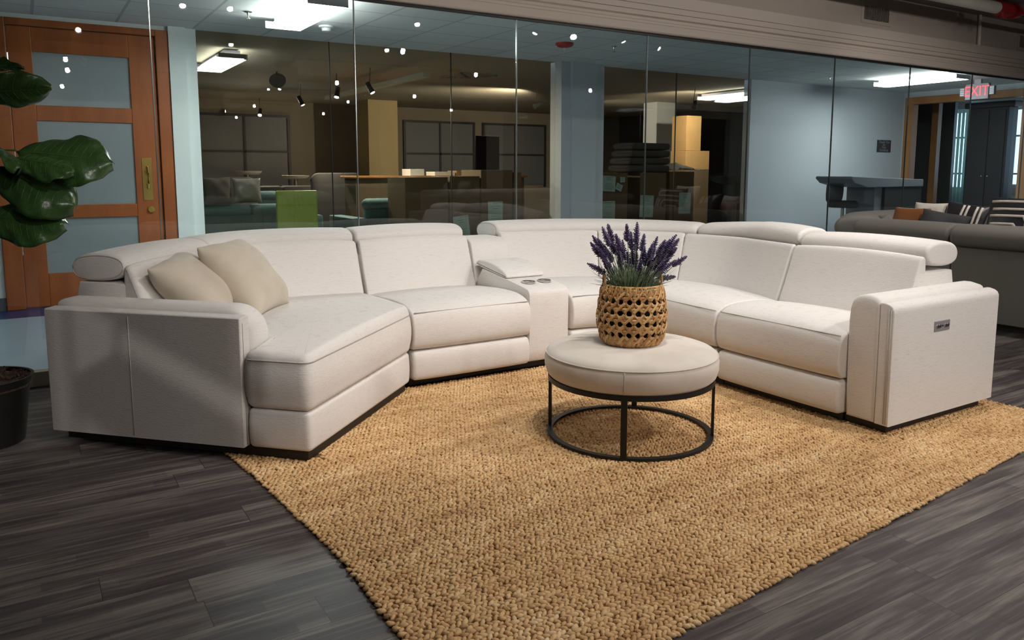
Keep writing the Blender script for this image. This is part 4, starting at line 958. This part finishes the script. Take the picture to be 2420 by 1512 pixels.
# office stool beside the table
sl = thing('swivel_stool', 'dark padded stool standing under the overhang of the grey table', 'stool', (10.28, 7.2, 0))
MB().lathe([(.19, .70), (.21, .72), (.21, .77), (.18, .80)], (0, 0), 28).build('seat', 'charcoal', sl, 60); MB().tube([(0, 0, .05), (0, 0, .70)], .025, 12).build('post', 'chrome', sl, 60); MB().lathe([(.24, 0), (.24, .02), (.04, .06)], (0, 0), 28).build('base', 'blackmetal', sl, 60)
sweep(MB(), chaikin([(-.03, .78), (-.05, 1.02), (.0, 1.06), (.03, 1.02), (.03, .78)], 2), line_path((-.18, .15), (.18, .15), (0, 1)), 0, .36, .03).build('backrest', 'midgrey', sl, 180)
# next-room objects
cb = thing('tall_cabinet', 'tall dark charcoal cabinet with crown moulding beyond the oak doorway', 'cabinet', (14.15, 7.08, 0))
B(-.15, -.30, 0, .15, .36, 2.30).build('body', 'darkcab', cb, bevel=.004); B(-.19, -.40, 2.30, .19, .42, 2.40).build('crown', 'darkcab', cb, bevel=.02)
for sg in (1, -1):
    d_ = B(-.168, min(.01*sg, .345*sg) if sg > 0 else -.26, .08, -.15, max(.01*sg, .345*sg), 2.26).build('door', 'darkcab', cb, bevel=.004); MB().tube([(-.168, sg*.05, 1.15), (-.20, sg*.05, 1.15)], .012, 8).build('knob', 'chrome', d_, 60)
bl = thing('vertical_blinds', 'pale green vertical blinds hanging beyond the oak doorway', 'blinds', (18.7, 10.18, 0))
B(-.03, -.30, 2.66, .03, .30, 2.9).build('headrail', 'white', bl)
for q in range(6): MB().obox((0, -.22+q*.088), (.30, .95), (.95, -.30), .040, .001, .50, 2.66).build('blind_slat', 'blind', bl)
dk = struct('wall_next_room_partition', B(15.9, 8.72, 0, 16.0, 12.4, 2.9), 'midgrey')
struct('trim_9', B(14.55, 8.28, 0, 14.67, 8.40, 2.6), 'wood2')
cushion_sofa = None
ns = thing('tufted_sofa', 'pale grey tufted sofa in front of the daylight window at the right edge', 'sofa', (17.6, 7.6, 0), PI/2)
for q in range(3): sweep(MB(), chaikin([(.0, .30+q*.22), (-.05, .34+q*.22), (-.05, .48+q*.22), (.0, .52+q*.22), (.2, .52+q*.22), (.2, .30+q*.22)], 2), line_path((-1, 0), (1, 0), (0, 1)), 0, 2, .06).build('back_roll', 'palewall', ns, 180)
B(-1, -.8, 0.05, 1, 0, .42).build('seat', 'palewall', ns, bevel=.04)

# ------------------------------------------------------------------ showroom behind the second glass
# lime chair
def box_part(name, m, par, *a, bevel=.01): return B(*a).build(name, m, par, bevel=bevel)
ch = thing('green_chair', 'lime green leather chair with a flat square back behind the glass', 'chair', (2.74, 9.25, 0))
box_part('backrest', 'green', ch, -.245, -.06, .46, .245, 0, 1.01, bevel=.02); box_part('seat', 'green', ch, -.245, -.06, .38, .245, .48, .47, bevel=.02)
for x in (-.21, .21):
    for y in (-.02, .43): box_part('leg', 'chrome', ch, x-.012, y-.012, 0, x+.012, y+.012, .38, bevel=0)
def simple_sofa(x0, x1, y, h, m, lb, d=.95, name='showroom_sofa', seatm=None):
    s_ = thing(name, lb, 'sofa', ((x0+x1)/2, y, 0)); hw = (x1-x0)/2
    p_ = line_path((-hw, 0), (hw, 0), (0, 1)); n_ = max(1, round((x1-x0)/.9)); w_ = 2*hw/n_
    sweep(MB(), [(0, .0), (0, h-.14), (.2, h-.14), (.2, .0)], p_, 0, 2*hw, .02, nr=2).build('back_panel', m, s_, 40)
    for q in range(n_):
        sweep(MB(), chaikin([(-.03, h-.15), (-.04, h-.04), (.03, h), (.2, h), (.28, h-.06), (.24, h-.15)], 2), p_, q*w_, (q+1)*w_, .05).build('headrest', m, s_, 180)
        sweep(MB(), chaikin([(.22, .2), (.22, .44), (.3, .47), (d-.05, .46), (d, .4), (d, .2)], 2), p_, q*w_+.004, (q+1)*w_-.004, .03).build('seat_cushion', m, s_, 180)
    for sg in (1, -1): sweep(MB(), [(.0, .05), (0, .60), (.02, .63), (d, .63), (d, .05)], line_path((sg*hw-(.0 if sg > 0 else 0), 0), (sg*(hw+.2), 0), (0, 1)), 0, .2, .02, nr=2).build('armrest', m, s_, 40)
    return s_
simple_sofa(1.75, 3.3, 10.55, .80, 'teal', 'dark teal sofa behind the lime green chair')
simple_sofa(3.76, 4.72, 9.55, .88, 'teal', 'dark teal sofa right of the lime green chair', name='showroom_sofa')
simple_sofa(1.9, 4.2, 12.5, .92, 'teal', 'long teal sofa in the second row behind the glass')
simple_sofa(4.7, 7.2, 12.6, .95, 'navy', 'navy sofa in the second row behind the cardboard boxes')
simple_sofa(2.2, 4.6, 13.6, .98, 'charcoal', 'charcoal sofa in the back row near the white tables')
simple_sofa(9.5, 12.4, 12.9, .62, 'greysofa', 'low grey sofa in the dim corner behind the tan cartons')
for (x, y, z, lb) in ((3.55, 15.0, 1.235, 'small white round table top, left of two behind the sofas'), (4.45, 15.0, 1.15, 'brightly lit white round table top, right of two behind the sofas')):
    t_ = thing('pedestal_table', lb, 'table', (x, y, 0)); MB().lathe([(.20, z-.07), (.25, z-.03), (.26, z)], (0, 0), 32).build('table_top', 'warmtop', t_, 40); MB().tube([(0, 0, .02), (0, 0, z-.05)], .04, 12).build('post', 'chrome', t_, 60); MB().lathe([(.22, 0), (.20, .03)], (0, 0), 24).build('base', 'chrome', t_, 40)
sp_ = thing('ceiling_speaker', 'round black speaker tilted under the showroom ceiling', 'speaker', (3.12, 11.22, 2.50))
MB().lathe([(.02, -.05), (.10, -.03), (.115, .0), (.10, .01)], (0, 0), 28).build('speaker_cone', 'ventdark', sp_, 40).rotation_euler = (-.9, .2, 0)
MB().tube([(0, .03, 0), (0, .03, .12)], .01, 8).build('bracket', 'blackmetal', sp_, 40)
def wing(x, y, w, h, m, lb):
    c_ = thing('high_back_chair', lb, 'chair', (x, y, 0)); hw = w/2
    sweep(MB(), chaikin([(0, .1), (-.02, h-.25), (.02, h-.04), (.10, h), (.20, h-.06), (.24, h-.4), (.22, .1)], 2), line_path((-hw, 0), (hw, 0), (0, 1)), 0, w, .12).build('backrest', m, c_, 180)
    B(-hw+.02, .18, .12, hw-.02, .75, .45).build('seat', m, c_, bevel=.04)
    for sg in (-1, 1): B(sg*hw-.06, .1, .1, sg*hw+.06, .75, .62).build('armrest', m, c_, bevel=.04)
    for sx in (-1, 1):
        for sy in (.12, .68): MB().tube([(sx*(hw-.05), sy, 0), (sx*(hw-.05), sy, .12)], .02, 8).build('leg', 'blackmetal', c_)
wing(4.02, 11.35, .80, 1.22, 'charcoal', 'black high back armchair behind the teal sofa near the tan column')
wing(2.58, 11.58, .62, 1.16, 'charcoal', 'black high back armchair behind the long teal sofa at left')
wing(5.2, 11.6, .7, 1.10, 'navy', 'navy high back armchair behind the wood counter')
cushion('dark_cushion', 'charcoal cushion on the left teal sofa behind glass', 'pillow', (2.12, 10.60, .98), (1, .1, 0), (0, .25, 1), .36, .36, .12, 'charcoal', 21)
cushion('grey_cushion', 'pale grey cushion on the left teal sofa behind glass', 'pillow', (2.50, 10.62, .98), (1, -.1, 0), (0, .25, 1), .36, .34, .12, 'midgrey', 22)
# boxes
def carton(x0, x1, y0, y1, z0, z1, m, lb, group=None):
    c_ = thing('cardboard_box', lb, 'box', ((x0+x1)/2, y0, z0), 0, group); hw = (x1-x0)/2
    B(-hw, 0, 0, hw, y1-y0, z1-z0).build('carton', m, c_, bevel=.004)
    B(-hw, (y1-y0)/2-.025, z1-z0, hw, (y1-y0)/2+.025, z1-z0+.002).build('packing_tape', 'pipe', c_)
    return c_
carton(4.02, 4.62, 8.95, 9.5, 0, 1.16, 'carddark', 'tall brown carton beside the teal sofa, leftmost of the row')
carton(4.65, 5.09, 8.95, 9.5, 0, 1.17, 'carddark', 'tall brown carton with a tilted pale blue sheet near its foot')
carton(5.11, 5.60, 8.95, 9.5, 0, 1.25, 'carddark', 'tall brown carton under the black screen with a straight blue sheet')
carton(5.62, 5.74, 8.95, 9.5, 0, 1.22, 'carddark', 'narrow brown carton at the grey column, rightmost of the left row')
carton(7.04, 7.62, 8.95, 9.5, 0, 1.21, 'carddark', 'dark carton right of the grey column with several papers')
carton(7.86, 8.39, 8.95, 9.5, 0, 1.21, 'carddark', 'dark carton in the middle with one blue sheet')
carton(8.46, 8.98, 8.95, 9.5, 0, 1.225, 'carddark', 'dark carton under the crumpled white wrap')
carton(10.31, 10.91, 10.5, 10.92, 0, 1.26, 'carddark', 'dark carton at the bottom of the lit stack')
carton(10.31, 10.91, 10.5, 10.90, 1.262, 1.605, 'card', 'wide tan carton in the middle of the lit stack')
carton(10.33, 10.70, 10.52, 10.90, 1.608, 2.24, 'card', 'tall tan carton on top of the lit stack')
def sheet(x0, x1, z0, z1, lb, rot=0., y=8.944, lines=10):
    s_ = thing('paper_sheet', lb, 'paper', ((x0+x1)/2, y, (z0+z1)/2)); hw, hh = (x1-x0)/2, (z1-z0)/2
    s_.rotation_euler = (0, rot, 0)
    B(-hw, -.0015, -hh, hw, 0, hh).build('page', 'paper', s_)
    l_ = MB(); r_ = random.Random(int(x0*100))
    for q in range(lines):
        if q in (3, 4): continue
        z = hh*.85-q*2*hh*.85/lines; w_ = hw*r_.uniform(.3, .7); l_.box(-w_, -.0022, z-.003, w_, -.0016, z+.003)
    l_.build('printed_text', 'papertext', s_)
sheet(4.70, 4.93, .30, .66, 'tilted pale blue printed sheet on a brown carton, low and leftmost', -.12)
sheet(5.21, 5.44, .44, .835, 'upright pale blue printed sheet left of the grey column')
sheet(7.14, 7.38, .94, 1.165, 'pale blue sheet at the top of the dark carton by the column', .06)
sheet(7.13, 7.38, .45, .80, 'pale blue sheet low on the dark carton by the column')
sheet(7.86, 8.13, .54, .87, 'pale blue sheet on the middle dark carton', .05)
sheet(8.66, 8.91, .57, .90, 'pale blue sheet on the dark carton under the white wrap', .03)
sheet(7.47, 7.56, 1.07, 1.15, 'small square label near the top of the dark carton', 0, lines=3)
sheet(7.39, 7.51, .95, 1.05, 'small crooked label on the dark carton below the square one', .4, lines=3)
# counter and things on it
ct = thing('display_counter', 'long wood topped counter behind the cartons', 'counter', (0, 0, 0))
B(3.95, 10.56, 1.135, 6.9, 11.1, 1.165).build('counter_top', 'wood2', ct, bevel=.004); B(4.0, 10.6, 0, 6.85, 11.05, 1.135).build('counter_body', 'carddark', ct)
tv = thing('flat_screen', 'black flat screen standing tilted on the counter', 'screen', (6.25, 10.75, 1.165), 0)
b_ = B(-.215, -.02, .05, .215, .02, .62).build('panel', 'screen', tv, bevel=.006); B(-.12, -.08, 0, .12, .08, .015).build('foot', 'blackmetal', tv); B(-.02, -.01, .01, .02, .01, .08).build('neck', 'blackmetal', tv)
for (x0, x1, z, m, lb, nm) in ((4.85, 5.08, .10, 'white', 'white paper stack on the counter, leftmost', 'paper_stack'), (5.25, 5.6, .06, 'warmtop', 'cream tray on the counter left of the orange folder', 'tray'), (5.62, 5.95, .075, 'card', 'orange folder on the counter under the screen side', 'folder')):
    tag(B(x0, 10.6, 1.165, x1, 10.9, 1.165+z).build(nm, m, bevel=.006), lb, 'box' if nm == 'tray' else 'paper')
# crumpled wrap, dark cushions, cream board
wr = MB(); r_ = random.Random(8); nn = 18
hgt = [[.03+.11*math.exp(-((i/nn-.45)**2)/.09)*math.exp(-((j/10-.5)**2)/.15)+r_.uniform(-.018, .018) for i in range(nn+1)] for j in range(11)]
v = [(8.98-.52+.75*i/nn, 8.98+.45*j/10, 1.228+max(0.006, hgt[j][i])) for j in range(11) for i in range(nn+1)]
f = [(j*(nn+1)+i, j*(nn+1)+i+1, (j+1)*(nn+1)+i+1, (j+1)*(nn+1)+i) for j in range(10) for i in range(nn)]
wr.add(v, f); wo = wr.build('plastic_wrap', 'whitecloth', smooth=60); s_ = wo.modifiers.new('thickness', 'SOLIDIFY'); s_.thickness = .004; tag(wo, 'crumpled white plastic wrap on a dark carton', 'wrap')
for q in range(4):
    o = sweep(MB(), chaikin([(0, 0), (-.03, .03), (-.03, .09), (0, .11), (.45, .11), (.48, .06), (.45, 0)], 2), line_path((-.42+.03*q, 0), (.42, 0), (0, 1)), 0, .84-.03*q, .04).build('black_cushion', 'screen' if q < 0 else 'charcoal', smooth=180)
    o.location = (8.05, 8.98, 1.215+q*.112); tag(o, ['black padded cushion, lowest of the stack on the carton', 'black padded cushion, second from the bottom of the stack', 'black padded cushion, third from the bottom of the stack', 'black padded cushion on top of the stack'][q], 'cushion', 'stacked black cushions')
# pillars
struct('wall_showroom_column', B(5.80, 14.6, 0, 6.42, 15.2, FZ+.02), 'tan')
struct('wall_showroom_pillar', B(10.95, 12.0, 0, 11.45, 12.4, FZ+.02), 'greywall')
struct('wall_showroom_dark', B(11.5, 12.2, 0, EX, 12.3, 2.35), 'screen')
# dark display windows on the far showroom wall
for q, x in enumerate((-1.2, .8, 2.9, 7.2, 9.2)):
    w_ = struct('window_%d' % k, B(x, 15.97, .9, x+1.7, 15.99, 2.3), 'midgrey'); k += 1
    fm = MB(); fm.box(x-.05, 15.94, .85, x, 15.98, 2.35); fm.box(x+1.7, 15.94, .85, x+1.75, 15.98, 2.35); fm.box(x, 15.94, 2.3, x+1.7, 15.98, 2.35); fm.box(x, 15.94, 1.6, x+1.7, 15.98, 1.64); fm.box(x+.83, 15.94, .9, x+.87, 15.98, 2.3); fm.build('window_frame', 'darkcab', w_)
# conduit bar and ceiling diffuser
sb = thing('suspended_conduit', 'cream suspended bar under the showroom ceiling', 'pipe', (0, 0, 0))
MB().box(4.26, 8.88, 2.39, 4.35, 12.6, 2.45).build('bar', 'pipe', sb)
for y in (9.1, 12.0): MB().tube([(4.305, y, 2.45), (4.305, y, FZ+.02)], .006, 6).build('hanger', 'pipe', sb)
cdiff = thing('ceiling_diffuser', 'square cream air diffuser on the showroom ceiling', 'vent', (5.63, 10.19, FZ+.02))
for q in range(4):
    r0 = .30-.07*q; f_ = MB(); f_.box(-r0, -r0, -.02-.006*q, r0, -r0+.03, -.001); f_.box(-r0, r0-.03, -.02-.006*q, r0, r0, -.001); f_.box(-r0, -r0, -.02-.006*q, -r0+.03, r0, -.001); f_.box(r0-.03, -r0, -.02-.006*q, r0, r0, -.001); f_.build('louvre', 'farceil', cdiff)

# ------------------------------------------------------------------ track lights
def track_head(x, y, z, aim, col, lb, zc, grp=None):
    t_ = thing('track_spotlight', lb, 'spotlight', (x, y, z), 0, grp)
    d = (Vector(aim)-Vector((x, y, z))).normalized(); q = d.to_track_quat('Z', 'Y').to_matrix().to_4x4()
    h = MB().lathe([(.028, -.10), (.033, -.09), (.033, .0), (.042, .05), (.047, .062), (.040, .062), (.034, .03)], (0, 0), 20).build('lamp_head', col, t_, 40); h.matrix_local = q
    b_ = MB().lathe([(.030, .045), (.028, .056), (.014, .062)], (0, 0), 16).build('bulb', 'bulb', t_, 60); b_.matrix_local = q
    MB().tube([(0, 0, -.0), (0.0, .035, .05), (0, .0, zc-z)], .006, 6).build('bracket', col, t_, 60)
    return t_
for ty in (2.27, .38, -.3, -2.6): pass
rk = []
for (x0, x1, y, lb) in ((0.9, 8.0, 2.25, 'black ceiling track above the sofa'), (.3, 7.2, .40, 'black ceiling track above the camera'), (.2, 7.2, -2.6, 'black ceiling track behind the camera'), (2, 7, -5.8, 'black ceiling track at the rear of the room')):
    tag(B(x0, y-.02, CZ-.03, x1, y+.02, CZ-.001).build('ceiling_track', 'blackmetal'), lb, 'light track')
for i, (x, y, z, aim, p, c) in enumerate(KEYS):
    lb_, g_ = (('black track spotlight in the row above the ivory sofa', 'track spotlights above the sofa') if y > 1.5 else ('black track spotlight in the row above the camera', 'track spotlights above the camera') if y > -1.5 else
               ('black track spotlight at the rear of the front room', 'track spotlights at the rear of the front room'))
    track_head(x, y, z, aim, 'blackmetal', lb_, CZ-.02, g_)
for i, (x, y, aim, p) in enumerate(FAR_KEYS):
    track_head(x, y, 2.33, aim, 'white' if i == 4 else 'blackmetal', 'white track spotlight right of the centre glass seam' if i == 4 else 'black track spotlight on the showroom ceiling', FZ+.01, None if i == 4 else 'track spotlights in the showroom')
# ------------------------------------------------------------------ behind the camera, seen only as reflections
simple_sofa(5.2, 7.6, -.6, .95, 'offwhite', 'cream sofa behind the camera, seen mirrored in the glass')
struct('wall_front_column', B(3.6, -4.4, 0, 4.3, -3.7, CZ), 'greige'); struct('wall_front_column_2', B(8.6, -4.4, 0, 9.3, -3.7, CZ), 'greige')

# added cutout, hung out of view and shaped to cast the arm's shadow pattern
cutout = thing('shadow_cutout', 'small added shadow cutout hanging from the ceiling outside the picture', 'sign', (.6124, .4304, 2.4661))
dv = Vector((-.05955, .83802, -.54238)); rv = Vector((.99748, .07089, 0)); uv = Vector((-.03845, .54101, .84014))
polys = [[(-0.0377, 0.0637), (-0.0342, 0.0618), (-0.0333, 0.0189), (-0.0303, -0.0208), (-0.0332, -0.0191), (-0.0365, 0.0207)],
 [(-0.0128, 0.0386), (-0.0087, 0.0327), (-0.0091, 0.0187), (-0.0127, 0.0202)],
 [(-0.0328, 0.0186), (-0.0107, 0.0205), (0.053, -0.0597), (0.0632, -0.0758), (0.0621, -0.0873), (-0.0047, -0.0411), (-0.0175, -0.026), (-0.0311, -0.0048)],
 [(-0.0207, 0.0482), (-0.0236, 0.0548), (0.071, 0.0042), (0.065, -0.0575), (0.0524, -0.0422), (-0.0084, 0.0326), (-0.0121, 0.0376)]]
for P_ in polys:
    n = len(P_); MB().add([tuple(rv*x+uv*y-dv*.002) for x, y in P_]+[tuple(rv*x+uv*y+dv*.002) for x, y in P_], [tuple(range(n)), tuple(range(2*n-1, n-1, -1))]+[(i, (i+1) % n, n+(i+1) % n, n+i) for i in range(n)]).build('panel', 'white', cutout)
MB().tube([tuple(rv*-.02+uv*.05), (-.02, .03, CZ-2.4661)], .0004, 4).tube([tuple(rv*.06), (.06, .03, CZ-2.4661)], .0004, 4).build('hanger', 'chrome', cutout)
